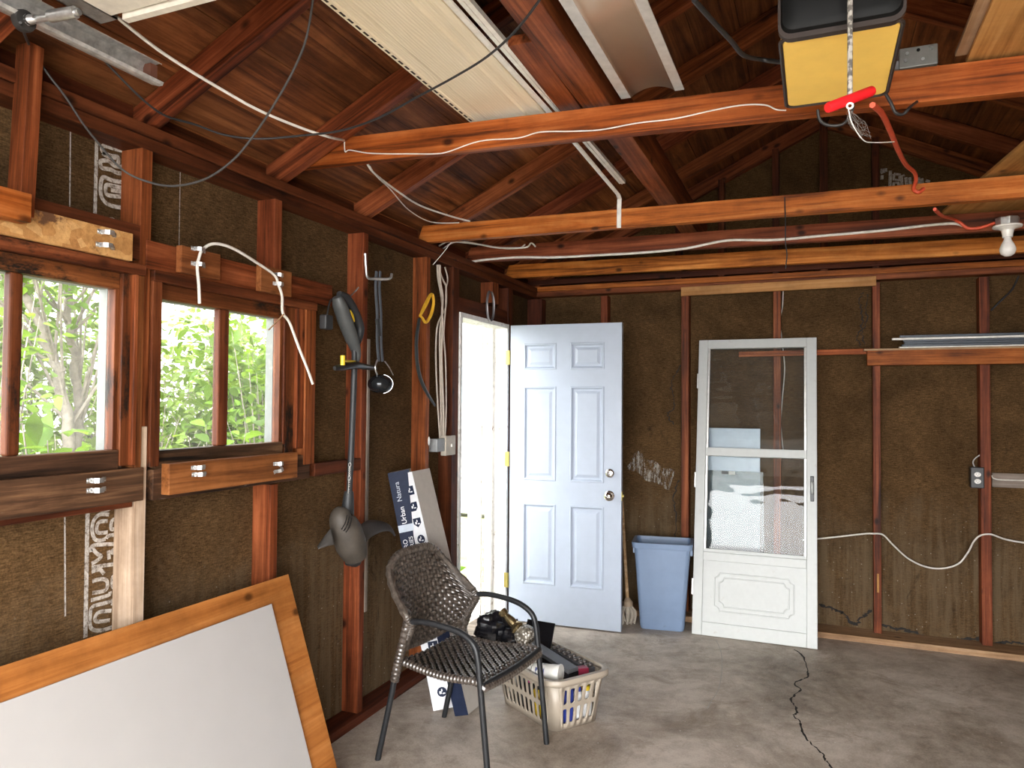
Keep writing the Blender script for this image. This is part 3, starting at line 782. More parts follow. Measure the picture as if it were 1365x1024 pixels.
# ------------------------------------------------------------------ things on the left wall
SILV = plain('galvanised', (.58, .58, .57), .32, .85, var=.2, scale=60)
DKGREY = plain('dark_grey_plastic', (.028, .030, .032), .5)
MIDGREY = plain('grey_plastic', (.062, .066, .066), .5)
BLACK = plain('black_plastic', (.015, .015, .016), .35)
YEL = plain('yellow_plastic', (.78, .56, .03), .4)
CORDW = plain('white_cord', (.70, .66, .60), .6)
CORDG = plain('grey_cord', (.045, .042, .040), .6)
CORDB = plain('black_cord', (.018, .017, .018), .5)

OSB = None
def osb_mat():
    n = NT('osb'); v = n.coord((14, 30, 14)); 
    vo = n.new('ShaderNodeTexVoronoi'); vo.inputs['Scale'].default_value = 1.; n.link(n.coord((16, 34, 34)), vo.inputs['Vector'])
    f = n.noise(n.coord((60, 60, 60)), 1., 5, .7)
    sp = n.new('ShaderNodeSeparateColor'); n.link(vo.outputs['Color'], sp.inputs[0])
    c = n.ramp(sp.outputs[0], [(0, (.36, .16, .045)), (.5, (.52, .27, .085)), (1, (.62, .36, .14))])
    c = n.mix(.5, c, n.ramp(f, [(.35, (.45, .38, .3)), (.6, (1, 1, 1))]), 'MULTIPLY')
    d = n.noise(n.coord((5, 5, 5)), 1., 6, .7); c = n.mix(n.ramp(d, [(.58, (0, 0, 0)), (.63, (1, 1, 1))]), c, (.12, .05, .02))
    n.col(c); n.set(Roughness=.75); n.bump(f, .3); return n.m
OSB = osb_mat()
# strip of osb over the near window
a0 = L(0, 268, WX+.022); 
mb = MB(); x0, x1 = WX+.018, WX+.034
ptsz = [L(178, 312, x1), L(176, 348, x1)]
y1 = L(177, 330, x1).y; zt0, zb0 = ptsz[0].z, ptsz[1].z
mb.box(x0, x1, .78, y1, zb0, zt0)
o = mb.build('osb_strip', OSB, bevel=.001); tag(o, 'strip of flaky orange OSB nailed over the near window', 'board')
def block(name, px0, px1, pyt, pyb, th, label, cat, mat, x0=WX+.019, group=None):
    X = x0+th; a, b = L(px0, .5*(pyt+pyb), X), L(px1, .5*(pyt+pyb), X)
    zt, zb = L(.5*(px0+px1), pyt, X).z, L(.5*(px0+px1), pyb, X).z
    o = board(name, (x0+th/2, a.y, .5*(zt+zb)), (x0+th/2, b.y, .5*(zt+zb)), th, zt-zb, mat)
    return tag(o, label, cat, group)
block('wood_block', 242, 294, 333, 368, .025, 'small brown wood block above the far window, holding its left cord straps', 'block', BROWNB)
block('wood_block', 348, 389, 358, 392, .025, 'small brown wood block above the far window, holding its right cord straps', 'block', BROWNB)
X_ = WX+.045
za, zb = L(300, 612, X_).z, L(300, 650, X_).z
o = board('wood_cleat', (WX+.026, L(226, 640, X_).y, .5*(za+zb)), (WX+.026, L(397, 620, X_).y, .5*(za+zb)), .036, za-zb, BROWNB)
tag(o, 'brown wood cleat with two strap pairs across the far window sill', 'board')

# conduit straps: silver, two per spot
def strap(px, py, X, label, w=.062, tilt=0.):
    c = L(px, py, X); root = thing('conduit_strap', label, 'strap', c+V((0, 0, -.007)), group='silver conduit straps around the windows')
    mb = MB(); h = .014
    prof = [(-.5, 0), (-.30, 0), (-.26, .012), (-.12, .022), (.12, .022), (.26, .012), (.30, 0), (.5, 0)]
    T = Matrix.Translation(c) @ Matrix.Rotation(tilt, 4, 'X')
    vs = []
    for u, d in prof: vs += [(d, u*w, -h/2), (d, u*w, h/2), (d+.002, u*w, h/2), (d+.002, u*w, -h/2)]
    fs = []
    for i in range(len(prof)-1):
        for k in range(4): fs.append((i*4+k, i*4+(k+1) % 4, i*4+4+(k+1) % 4, i*4+4+k))
    fs += [(0, 1, 2, 3), (28, 29, 30, 31)]
    mb.add(vs, fs, T); sd = mb.build('saddle', SILV, root, bevel=.0008)
    for sg in (-1, 1): MB().sphere((0, 0, 0), .002, .005, .005, 8, T @ Matrix.Translation((.003, sg*.42*w, 0))).build('screw', SILV, sd, smooth=True)
Xo = WX+.034; Xb = WX+.044; Xc = WX+.044
strap(142, 311, Xo, 'upper of the two silver straps on the OSB strip'); strap(140, 328, Xo, 'lower of the two silver straps on the OSB strip')
strap(264, 333, Xb, 'upper silver strap on the left wood block above the far window'); strap(264, 353, Xb, 'lower silver strap on the left wood block above the far window')
strap(370, 367, Xb, 'upper silver strap on the right wood block above the far window', .055); strap(370, 379, Xb, 'lower silver strap on the right wood block above the far window', .055)
strap(128, 640, WX+.037, 'upper silver strap on the sill rail under the near window'); strap(128, 653, WX+.037, 'lower silver strap on the sill rail under the near window')
strap(264, 623, Xc, 'upper silver strap at the left of the brown sill cleat'); strap(265, 632, Xc, 'lower silver strap at the left of the brown sill cleat')
strap(370, 618, Xc, 'upper silver strap at the right of the brown sill cleat', .05); strap(370, 626, Xc, 'tilted lower silver strap at the right of the brown sill cleat', .05, .45)

def cord(name, pts, r, mat, label, cat='cord', group=None, n=6, sm=6, **k):
    mb = MB(); mb.tube(pts, r, n, smooth=sm, **k); o = mb.build(name, mat, smooth=True, angle=80); return tag(o, label, cat, group)
cord('white_cable', [L(266, 405, Xb+.02), L(265, 380, Xb+.02), L(263, 356, Xb+.012), L(265, 345, Xb+.012), L(270, 333, Xb+.012), L(285, 325, Xb+.02), L(310, 331, Xb+.03), L(345, 352, Xb+.02), L(366, 367, Xb+.012), L(371, 379, Xb+.012), L(376, 395, Xb+.03), L(377, 417, Xb+.04), L(386, 430, Xb+.04), L(398, 462, Xb+.035), L(410, 492, Xb+.03), L(417, 512, Xb+.03)], .0055, CORDW,
     'white cord looped through the straps above the far window, tail hanging right')
cord('dead_stem', [L(358, 440, Xb+.045), L(366, 432, Xb+.046), L(378, 419, Xb+.047)], .003, TAN, 'thin dry stem caught on the white cord at the far window', 'stem')

# upright post and block in front of the near window
X_ = -1.925
pa, pb = P(60, 40, X=X_), P(46, 290, X=X_)
o = board('hanging_post', (X_-.028, pb.y-.02, pb.z), (X_-.028, pa.y-.02, 2.45), .040, .056, RED, up=(1, 0, 0))
tag(o, 'short red-brown post hanging down left of the near window', 'post')
bA, bB = P(0, 275, X=X_+.045), P(43, 278, X=X_+.045)
o = board('wood_block', (X_+.022, bA.y-.20, bB.z), (X_+.022, bB.y-.0, bB.z), .044, .075, JOIST)
tag(o, 'thick wood block across the foot of the hanging post', 'block')

# ------------------------------------------------------------------ string trimmer
X_ = -1.90
root = thing('string_trimmer', 'grey electric string trimmer with yellow trigger hanging on the left wall', 'string trimmer', L(466, 745, X_))
def T_(x, y, X=X_): return P(x, y, X=X)
shaft_ = MB().tube([T_(473, 455), T_(472, 500), T_(469, 580), T_(465, 668)], .0135, 12).build('shaft', DKGREY, root, smooth=True)
mb = MB(); mb.tube([T_(449, 396), T_(453, 407), T_(461, 430), T_(469, 452), T_(475, 470), T_(474, 482)], [.020, .034, .036, .032, .022, .018], 12, smooth=4, flat=.8); hbody = mb.build('handle_body', MIDGREY, root, smooth=True)
mb = MB(); mb.tube([T_(452, 392, X_-.02), T_(462, 398, X_-.02), T_(472, 415, X_-.02), T_(480, 438, X_-.02), T_(477, 458, X_-.02)], [.014, .021, .022, .022, .012], 10, smooth=4); mb.build('rear_grip', DKGREY, root, smooth=True)
mb = MB(); mb.tube([T_(465, 414, X_+.01), T_(468, 421, X_+.01), T_(471, 429, X_+.01)], [.009, .012, .008], 8, smooth=3); mb.build('trigger', YEL, hbody, smooth=True)
mb = MB(); mb.tube([T_(446, 491, X_+.03), T_(458, 489, X_+.035), T_(474, 487, X_+.03), T_(486, 489, X_+.0), T_(500, 491, X_-.05)], [.010, .016, .016, .014, .009], 10, smooth=4); ahand = mb.build('assist_handle', BLACK, root, smooth=True)
mb = MB(); mb.tube([T_(457, 474, X_+.05), T_(457, 487, X_+.05)], .010, 8); mb.tube([T_(457, 481, X_+.05), T_(473, 482, X_+.02)], .005, 8); mb.build('wing_knob', YEL, ahand, smooth=True)
mb = MB(); mb.tube([T_(465, 655), T_(464, 672), T_(462, 690)], [.020, .026, .034], 14, smooth=3); mb.build('motor_neck', DKGREY, root, smooth=True)
mb = MB(); mb.tube([T_(458, 680, X_+.02), T_(455, 690, X_+.02), T_(461, 706, X_+.025), T_(468, 726, X_+.03), T_(474, 742, X_+.03)], [.030, .052, .066, .068, .052], 16, smooth=4)
mhouse = mb.build('motor_housing', plain('dusty_grey', (.060, .050, .040), .6, var=.25, scale=20), root, smooth=True)
for k in range(3):
    q = [T_(463+3*k, 687+2*k, X_+.075), T_(460+3*k, 698+2*k, X_+.083), T_(455+3*k, 706+2*k, X_+.083)]
    MB().tube(q, .0025, 5, smooth=3).build('vent_slot', BLACK, mhouse)
def wing(u, v):
    a = catmull([T_(476, 703, X_+.02), T_(490, 694, X_), T_(507, 695, X_-.03), T_(520, 701, X_-.05), T_(527, 714, X_-.05)], 8)
    b = catmull([T_(484, 733, X_+.05), T_(491, 719, X_+.06), T_(506, 710, X_+.05), T_(519, 708, X_+.02), T_(526, 715, X_)], 8)
    i = u*(len(a)-1); k = int(i); k2 = min(k+1, len(a)-1); f = i-k
    return (a[k].lerp(a[k2], f)).lerp(b[k].lerp(b[k2], f), v)
GUARD = plain('guard_grey', (.055, .050, .046), .55)
mb = MB(); mb.grid(wing, 20, 5); mb.build('guard', GUARD, root, smooth=True, solid=.004)
def wing2(u, v):
    a = [T_(441, 704, X_+.02), T_(432, 716, X_+.01), T_(423, 729, X_)]; b = [T_(446, 726, X_+.05), T_(436, 728, X_+.04), T_(424, 732, X_+.02)]
    i = u*2; k = min(int(i), 1); f = i-k
    return a[k].lerp(a[k+1], f).lerp(b[k].lerp(b[k+1], f), v)
mb = MB(); mb.grid(wing2, 9, 4); mb.build('guard', GUARD, root, smooth=True, solid=.004)
mb = MB(); mb.tube([T_(472, 745, X_+.03), T_(476, 752, X_+.035)], [.045, .02], 14); mb.build('spool_cap', DKGREY, root, smooth=True)
# printed characters down the shaft
def text(name, s, size, M_, mat, parent, align='CENTER', ext=.0004):
    cu = bpy.data.curves.new(name, 'FONT'); cu.body = s; cu.size = size; cu.extrude = ext; cu.align_x = align; cu.align_y = 'CENTER'
    cu.materials.append(mat); o = bpy.data.objects.new(name, cu); COL.objects.link(o)
    me = bpy.data.meshes.new_from_object(o.evaluated_get(bpy.context.evaluated_depsgraph_get()))
    bpy.data.objects.remove(o); o = bpy.data.objects.new(name, me); COL.objects.link(o)
    o.matrix_basis = MW.get(parent.name, Matrix.Identity(4)).inverted() @ M_; o.parent = parent; return o
PAPER = plain('paper_white', (.75, .75, .72), .6)
for i, ch in enumerate('O88DFFF'):
    q = T_(466.2-.25*i, 620+5.9*i, X_+.0145)
    M_ = Matrix(((0, 0, 1, q.x), (1, 0, 0, q.y), (0, 1, 0, q.z), (0, 0, 0, 1)))
    text('shaft_lettering', ch, .028, M_, PAPER, shaft_)
# nails it hangs from
mb = MB(); mb.tube([T_(464, 398, WX), T_(474, 388, -1.86), T_(478, 383, -1.84)], .003, 6)
o = mb.build('hanging_nail', SILV); tag(o, 'long bent nail holding the string trimmer handle', 'nail')

# black plug on its cord beside the trimmer
root = thing('power_plug', 'black plug hanging on a short cord left of the trimmer handle', 'plug', L(435, 438, -1.93))
MB().tube([L(447, 396, -1.93), L(440, 402, -1.93), L(436, 420, -1.93)], .004, 6, smooth=4).build('cord', BLACK, root, smooth=True)
q = L(435, 428, -1.93); MB().box(q.x-.018, q.x+.018, q.y-.026, q.y+.026, q.z-.036, q.z+.026).build('plug_body', DKGREY, root, bevel=.006)

# ------------------------------------------------------------------ silver hook, strap with dome
X_ = -1.93
root = thing('wall_hook', 'silver J-shaped hook screwed to the stud right of the trimmer', 'hook', L(489, 372, X_))
MB().tube([L(487, 338, WX+.006), L(488, 356, WX+.006), L(490, 370, WX+.012), L(500, 372, X_), L(516, 372, X_+.05), L(521, 370, X_+.06), L(522, 365, X_+.06)], .0065, 8, smooth=4).build('hook_rod', SILV, root, smooth=True)
root = thing('hanging_strap', 'dark strap with a glossy round dome hanging from the silver hook', 'strap', L(507, 526, X_))
mb = MB()
for dx, w in ((-2, .012), (3, .010)):
    mb.tube([T_(504+dx, 362, X_), T_(503+dx, 385, X_), T_(505+dx, 420, X_), T_(505+dx, 455, X_), T_(507+dx, 482, X_)], w, 8, smooth=4, flat=.4)
mb.build('strap', plain('strap_grey', (.075, .085, .10), .6), root, smooth=True)
MB().tube([T_(503, 425, X_), T_(505, 448, X_)], .016, 8, flat=.5).build('buckle', DKGREY, root, smooth=True)
MB().tube([T_(503, 480, X_), T_(500, 490, X_), T_(503, 500, X_)], .004, 6, smooth=4).build('ring', SILV, root, smooth=True)
MB().tube([T_(513, 482, X_), T_(519, 490, X_), T_(524, 500, X_+.03)], .003, 6, smooth=4).build('wire', SILV, root, smooth=True)
c = T_(507, 498, X_+.01)
c = T_(507, 512, X_+.01)
MB().sphere(c, .060, .062, .046, 24).build('dome', plain('dark_gloss', (.035, .038, .042), .12, .6), root, smooth=True)
MB().tube([c+V((.0605*cos(b)*.93, .0625*cos(b)*.36, -.0465*sin(b))) for b in [t*.13-1.3 for t in range(0, 21)]], .0016, 6).build('lit_stripe', SILV, root, smooth=True)  # lit streak on the dome, laid on as a thin silver strip

# ------------------------------------------------------------------ pruning saw with yellow handle
X_ = -1.962
root = thing('pruning_saw', 'curved black pruning saw with a yellow handle hanging left of the cable bundle', 'saw', L(580, 540, X_))
MB().tube([T_(559, 425, X_), T_(555, 455, X_), T_(557, 490, X_), T_(565, 516, X_), T_(580, 541, X_)], [.012, .014, .015, .014, .007], 8, smooth=6, flat=.5).build('blade', plain('saw_black', (.03, .036, .036), .4), root, smooth=True)
MB().tube([T_(560, 421, X_), T_(567, 407, X_), T_(575, 392, X_), T_(578, 402, X_), T_(575, 418, X_), T_(568, 430, X_), T_(563, 424, X_), T_(560, 421, X_)], [.008, .013, .010, .009, .011, .010, .008, .008], 8, smooth=5, flat=.7).build('handle', plain('saw_yellow', (.72, .40, .03), .5), root, smooth=True)

# ------------------------------------------------------------------ cables dropping to the switch boxes
X_ = -1.995
cz = lambda x, y: (555+x/7.31, 340+y/7.31)
CABW = plain('cable_jacket', (.50, .43, .36), .6)
runs = [[(205, 95), (212, 230), (240, 380), (255, 540), (240, 640), (228, 800), (232, 1100), (240, 1650), (232, 1860)],
        [(222, 95), (235, 180), (262, 250), (290, 320), (288, 500), (240, 600), (200, 720), (190, 1000), (205, 1400), (235, 1860)],
        [(228, 100), (232, 260), (255, 400), (250, 560), (255, 700), (245, 1000), (262, 1500), (262, 1860)],
        [(278, 118), (300, 200), (303, 260), (290, 330), (285, 500), (275, 640), (268, 800), (285, 1050), (290, 1500), (275, 1860)]]
lb = ['straight pale cable, leftmost of the bundle beside the doorway', 'pale cable crossing over the others in the bundle beside the doorway', 'thick pale cable in the middle of the bundle beside the doorway', 'thin greyish cable, rightmost of the bundle beside the doorway']
for i, r_ in enumerate(runs):
    cord('electric_cable', [P(*cz(x, y), X=X_+.004*i) for x, y in r_], (.0065, .0055, .0075, .0045)[i], CABW, lb[i], 'cable', 'cables down to the switch boxes', sm=5)
a = L(589, 594, -1.99)
root = thing('switch_box', 'grey metal electrical box at the foot of the cable bundle', 'electrical box', a)
y0, y1, z0, z1 = L(583, 594, -1.96).y, L(594.5, 594, -1.96).y, L(589, 602, -1.96).z, L(589, 585, -1.96).z
MB().box(-2.02, -1.962, y0, y1, z0, z1).build('box', plain('box_grey', (.36, .37, .37), .5, .3), root, bevel=.003)
root = thing('switch_plate', 'tan light switch plate beside the open doorway', 'light switch', L(601, 592, -1.955))
y0, y1, z0, z1 = L(594.5, 592, -1.955).y, L(607.5, 592, -1.955).y, L(600, 607, -1.955).z, L(600, 581, -1.955).z
swp = MB().box(-1.99, -1.955, y0, y1, z0, z1).build('plate', plain('plate_tan', (.50, .45, .37), .5), root, bevel=.004)
MB().box(-1.955, -1.945, .5*(y0+y1)-.004, .5*(y0+y1)+.004, .5*(z0+z1)-.008, .5*(z0+z1)+.010).build('toggle', PAPER, swp, bevel=.002)
q = L(571, 588, WX)
MB().sphere((WX+.004, q.y, q.z), .006, .010, .024, 10).build('cable_clip', PAPER, None, smooth=True)
tag(bpy.data.objects['cable_clip'], 'small white clip on the stud left of the switch boxes', 'clip')
# ------------------------------------------------------------------ ceiling joists
def joist(y0, z0, x1, y1, z1, h, mat, label, xe=2.14):
    k = (xe-(-2.04))/(x1-(-1.95))
    a = V((-2.04, y0, z0)); b = V((xe, y0+(y1-y0)*k, z0+(z1-z0)*k))
    o = board('ceiling_joist', a, b, .042, h, mat, just=(0, 1), ends=(.03, -.03))
    return tag(o, label, 'joist', 'ceiling joists across the garage')
J1 = joist(2.427, 2.453, .545, 2.427, 2.379, .102, JOIST, 'red ceiling joist nearest the camera, thin white wire stapled along it')
J2 = joist(3.57, 2.385, .798, 3.57, 2.357, .093, ORANGE, 'knotty orange ceiling joist, second back, with a red cord hooked over it')
J3 = joist(4.182, 2.386, .933, 4.182, 2.352, .093, RED, 'dark red ceiling joist, third back, white cable along its face')
J4 = joist(4.814, 2.386, 1.073, 4.814, 2.352, .093, ORANGE, 'orange-brown ceiling joist, last before the back wall plates')
JB = joist(1.02, 2.47, .5, 1.02, 2.45, .10, RED, 'red ceiling joist over the raised garage door')
def on_joist1(px, py): return P(px, py, Y=2.427-.024)
def j1z(x): return 2.453-.0297*(x+1.95)
def j2z(x): return 2.385-.0102*(x+1.95)

# long timbers and sheets lying on the joists
def lying(name, x0, x1, y0, y1, z, h, mat, label, cat, bev=.002):
    o = board(name, (.5*(x0+x1), y0, z), (.5*(x0+x1), y1, z), x1-x0, h, mat, just=(0, 1), bevel=bev); return tag(o, label, cat)
lying('roof_beam', -.745, -.648, .8, 4.9, 2.53, .15, RED, 'heavy red beam running front to back on top of the joists', 'beam')
pl = board('loose_plank', (-.796, 1.97, 2.552), (-.796, 2.62, 2.532), .078, .03, RED, just=(0, 1)); tag(pl, 'short red plank with a chipped end beside the heavy beam', 'plank')

def vinyl():
    n = NT('cream_vinyl'); v = n.coord((10, 1.6, 10))
    w = n.new('ShaderNodeTexWave', wave_type='BANDS', bands_direction='X'); w.inputs['Scale'].default_value = 3.; w.inputs['Distortion'].default_value = 7.; w.inputs['Detail'].default_value = 2.; w.inputs['Detail Scale'].default_value = .8
    n.link(v, w.inputs['Vector'])
    n.col(n.ramp(n.noise(n.coord((4, 2, 4)), 1., 5), [(.3, (.78, .68, .49)), (.7, (.86, .77, .59))])); n.set(Roughness=.42); n.bump(w.outputs['Fac'], .25, .004); return n.m
VIN = vinyl()
root = thing('siding_panel', 'long cream vinyl siding panel lying across the joists overhead', 'siding panel', (-1.05, 1.7, 2.55))
xs = [-1.197, -1.192, -1.172, -1.168, -1.130, -1.122, -.975, -.967, -.945, -.938, -.925, -.905, -.900]
zs = [.004, 0, 0, .004, .004, 0, 0, .006, .006, 0, 0, .004, .018]
mb = MB(); y0, y1, zp = .95, 2.545, 2.556
vs = [(x, y, zp+z-.004) for y in (y0, y1) for x, z in zip(xs, zs)]; n_ = len(xs)
mb.add(vs, [(i, i+1, n_+i+1, n_+i) for i in range(n_-1)]); vp = mb.build('panel', VIN, root, solid=.0022)
mb = MB()
for k in range(26):
    y = 1.55+k*.038; mb.box(-1.186, -1.179, y, y+.024, zp-.006, zp-.0045)
mb.build('nail_slots', plain('slot_dark', (.03, .02, .015), .8), vp)

# white plastic trim strips
PVC = plain('white_pvc', (.78, .76, .70), .4, dirt=((.45, .38, .30), 8, .62))
root = thing('trim_strip', 'thin white plastic strip bent down over the second joist', 'trim strip', (-.885, 2.6, 2.54))
a, b, c = P(595, 0, X=-.885), P(829, 260, X=-.89), P(832.5, 306, Y=3.535)
zz = 2.545
MB().tube([(-.885, 1.2, 2.552), (-.885, 2.45, 2.552), (-.889, 3.50, 2.525), (-.892, 3.538, 2.515), (-.894, 3.540, 2.47), (-.895, 3.540, 2.37)], .011, 8, flat=.55).build('strip', PVC, root, smooth=True)
root = thing('trim_strip', 'straight white plastic strip ending short of the second joist', 'trim strip', (-.85, 2.4, 2.55))
mb = MB(); mb.box(-.868, -.838, 1.2, 3.44, 2.558, 2.563); mb.box(-.868, -.864, 1.2, 3.44, 2.563, 2.574); mb.box(-.842, -.838, 1.2, 3.44, 2.563, 2.574); mb.box(-.856, -.852, 1.2, 3.44, 2.554, 2.558)
mb.build('channel', PVC, root)

# fluorescent reflector
REFL = plain('reflector_enamel', (.60, .47, .36), .22, .25, var=.04, scale=6)
FL = plain('fixture_enamel', (.55, .53, .50), .4, .1)
root = thing('shop_light', 'long metal shop light reflector lying across the joists near the opener', 'light fixture', (-.50, 1.8, 2.55))
y0, y1 = 1.15, 2.447; zf = 2.545
mb = MB(); mb.box(-.612, -.578, y0, y1, zf, zf+.004); mb.box(-.425, -.398, y0, y1, zf, zf+.004); mb.box(-.429, -.423, y0, y1, zf, zf+.045); mb.build('flange', FL, root, bevel=.001)
mb = MB()
mb.grid(lambda u, v: (-.578+.150*u, y0+(y1-y0)*v, zf+.001+.026*sin(pi*u)**.7), 20, 2)
mb.build('reflector', REFL, root, smooth=True, solid=.002)
MB().box(-.56, -.46, y0, y1, zf+.06, zf+.10).build('ballast_housing', FL, root, bevel=.004)

# ------------------------------------------------------------------ garage door opener
root = thing('door_opener', 'yellow and black garage door opener hanging from the rafters', 'garage door opener', (.055, 2.0, 2.35))
YO = plain('opener_yellow', (.95, .62, .13), .5, var=.06, scale=9, dirt=((.42, .27, .06), 12, .70))
BK = plain('opener_black', (.006, .006, .006), .5, spec=.12); TR_ = plain('opener_trim', (.030, .020, .016), .5)
x0, x1 = -.073, .185; ya, yb = 1.80, 2.225; zb = 2.352; zt = 2.53
mb = MB(); loft(mb, [[(x, y, zb) for x, y in rr(x0+.006, x1-.006, ya+.012, yb-.006, .02)], [(x, y, zb+.02) for x, y in rr(x0, x1, ya+.012, yb, .02)], [(x, y, zt) for x, y in rr(x0+.01, x1-.01, ya+.012, yb-.01, .02)]], cap0=True, cap1=True)
mb.mi = 0
hs_ = mb.build('housing', YO, root, smooth=True)
mb = MB(); loft(mb, [[(x, y, z+zb) for x, z in rr(x0-.004, x1+.004, -.004, zt-zb+.004, .03)] for y in (ya-.004, ya+.016)], cap0=True, cap1=True); ft_ = mb.build('front_trim', TR_, root, smooth=True)
mb = MB(); loft(mb, [[(x, y, z+zb) for x, z in rr(x0+.008+i, x1-.008-i, .014+i, zt-zb-.008-i, .025)] for y, i in ((ya-.004, -.006), (ya-.014, -.002), (ya-.020, .010))], cap0=True, cap1=True); mb.build('light_lens', BK, ft_, smooth=True)
mb = MB(); loop = [(x, y, zb+.002) for x, y in rr(x0, x1, ya+.005, yb+.004, .022)]; mb.tube(loop[5:]+loop[:6], .005, 6); mb.build('edge_trim', TR_, hs_, smooth=True)
mb = MB(); mb.box(.042, .072, -.88, ya+.1, zt-.01, zt+.02); mb.build('rail', SILV, root)
for x in (x0+.03, x1-.03):
    MB().box(x-.012, x+.012, 2.0, 2.004, zt-.01, deck(x)-.02).build('hanger', SILV, root)
# emergency release rope
c = P(1133, 131, d=1.60)
root = thing('release_cord', 'speckled grey release rope with a red handle hanging before the opener', 'release cord', c+V((0, 0, -.03)))
ROPE = NT('release_rope'); f = ROPE.noise(ROPE.coord(), 90, 2, .5); ROPE.col(ROPE.ramp(f, [(.42, (.10, .09, .08)), (.55, (.42, .39, .35))])); ROPE.set(Roughness=.8)
top = V((c.x+.002, c.y, 2.535))
MB().tube([top, c+(top-c)*.5, c+V((0, 0, .008))], .0055, 8).build('rope', ROPE.m, root, smooth=True)
e0, e1 = P(1103, 144, d=1.585), P(1163, 121, d=1.615)
MB().tube([e0, e0.lerp(e1, .03), e0.lerp(e1, .97), e1], [.010, .0115, .0115, .010], 14).build('handle', plain('handle_red', (.70, .012, .018), .4), root, smooth=True)
MB().tube([P(1133, 141, d=1.585)+V((.006*cos(t), 0, .006*sin(t))) for t in [k*pi/6 for k in range(13)]], .0022, 6).build('ring', PAPER, root, smooth=True)
cord('loose_wire', [P(1131, 146, d=1.585), P(1136, 165, d=1.6), P(1150, 186, d=1.64), P(1163, 190, d=1.7), P(1192, 189, d=1.85)], .0012, PAPER, 'thin white wire trailing below the red release handle', 'wire')
mb = MB()
for k in range(16):
    a = P(1133+random.uniform(-4, 4), 148, d=1.59); q = [a]
    for j in range(3): q.append(P(1138+j*8+random.uniform(-9, 9), 160+j*9+random.uniform(-8, 8), d=1.62+.03*j))
    mb.tube(q, .00035, 4, smooth=4)
o = mb.build('cobweb', plain('cobweb_grey', (.22, .19, .17), .9)); tag(o, 'wispy cobweb below the red release handle', 'cobweb', kind='stuff')
# opener cords
cord('power_cable', [P(925, 0, d=1.75), P(950, 28, d=1.85), P(975, 55, d=1.95), P(992, 74, d=2.02), P(1020, 80, d=2.08), P(1052, 84, Y=2.1)], .0065, CORDB, 'doubled black power cord running down to the left of the opener')
cord('opener_loop', [P(1090, 146, Y=2.22), P(1093, 160, Y=2.23), P(1105, 167, Y=2.24), P(1122, 166, Y=2.24), P(1132, 156, Y=2.24), P(1138, 140, Y=2.22)], .0045, CORDB, 'small black cord loop under the left rear of the opener')
cord('opener_loop', [P(1180, 124, Y=2.22), P(1188, 138, Y=2.24), P(1194, 150, Y=2.25), P(1204, 152, Y=2.26), P(1213, 143, Y=2.27), P(1222, 136, Y=2.36)], .0045, CORDB, 'small black cord loop under the right rear of the opener')
REDC = plain('red_orange_cord', (.62, .085, .035), .5)
cord('extension_cord', [P(1163, 140, Y=2.23), P(1176, 152, Y=2.38), P(1187, 175, Y=2.6), P(1198, 202, Y=2.9), P(1208, 220, Y=3.2), P(1219, 230, Y=3.4), P(1221, 240, Y=3.47), P(1218, 252, Y=3.53), P(1225, 256, Y=3.535), P(1233, 250, Y=3.56)], .0085, REDC, 'red-orange flat cord sagging from the opener to the second joist', sm=8)
cord('extension_cord', [P(1246, 279, Y=3.60), P(1256, 288, Y=3.8), P(1270, 292, Y=4.11), P(1280, 297, Y=4.12), P(1290, 304, Y=4.12), P(1304, 304, Y=4.12), P(1318, 300, Y=4.12), P(1326, 297, Y=4.12)], .008, REDC, 'red cord running along the third joist to the bulb socket', sm=8)

# junction box on the first joist
q = P(1223, 78, Y=2.50)
root = thing('junction_box', 'grey steel junction box with knockouts behind the yellow opener', 'junction box', q+V((0, 0, -.035)))
BXG = plain('box_steel', (.26, .25, .23), .5, .5)
jb_ = MB().box(q.x-.052, q.x+.052, 2.48, 2.53, q.z-.032, q.z+.03).build('box', BXG, root, bevel=.003)
for i, (dx, dz) in enumerate(((-.03, .012), (0, .017), (.034, .018), (-.034, -.010), (.012, -.012))):
    MB().lathe([(.005, 0), (.005, .002)], 12, Matrix.Translation((q.x+dx, 2.480, q.z+dz)) @ RXm).build('knockout', SILV if i != 1 else BK, jb_)
MB().box(q.x-.065, q.x-.050, 2.485, 2.51, q.z-.03, q.z-.005).build('cable_clamp', SILV, root)

# boards stored on the joists on the right
xb_ = P(1290, 74, Z=2.50).x
o = board('stored_board', (xb_+.30, 1.1, 2.492), (xb_+.30, 2.44, 2.492), .60, .012, PINE, just=(0, 1)); tag(o, 'wide light brown board stored on the joists right of the opener, lower one', 'board')
o = board('stored_board', (xb_+.27, 1.1, 2.508), (xb_+.27, 2.42, 2.508), .60, .014, TAN, just=(0, 1)); tag(o, 'wide tan board lying on top of the light brown stored board', 'board')
a = P(1290, 118, Y=2.475); b_ = P(1365, 104, Y=2.475)
o = board('ledger_strip', (a.x, 2.472, a.z-.035), (a.x+.7, 2.472, b_.z-.058), .022, .036, PINE, just=(0, 1)); tag(o, 'pale wood strip along the lower back of the near joist, far right', 'strip')
zz = 2.463
o = board('stored_sheet', (1.02, 2.9, zz), (.86, 4.25, zz), .55, .014, PINE, just=(0, 1)); tag(o, 'pale panel stored flat across the second and third joists, far right', 'panel')

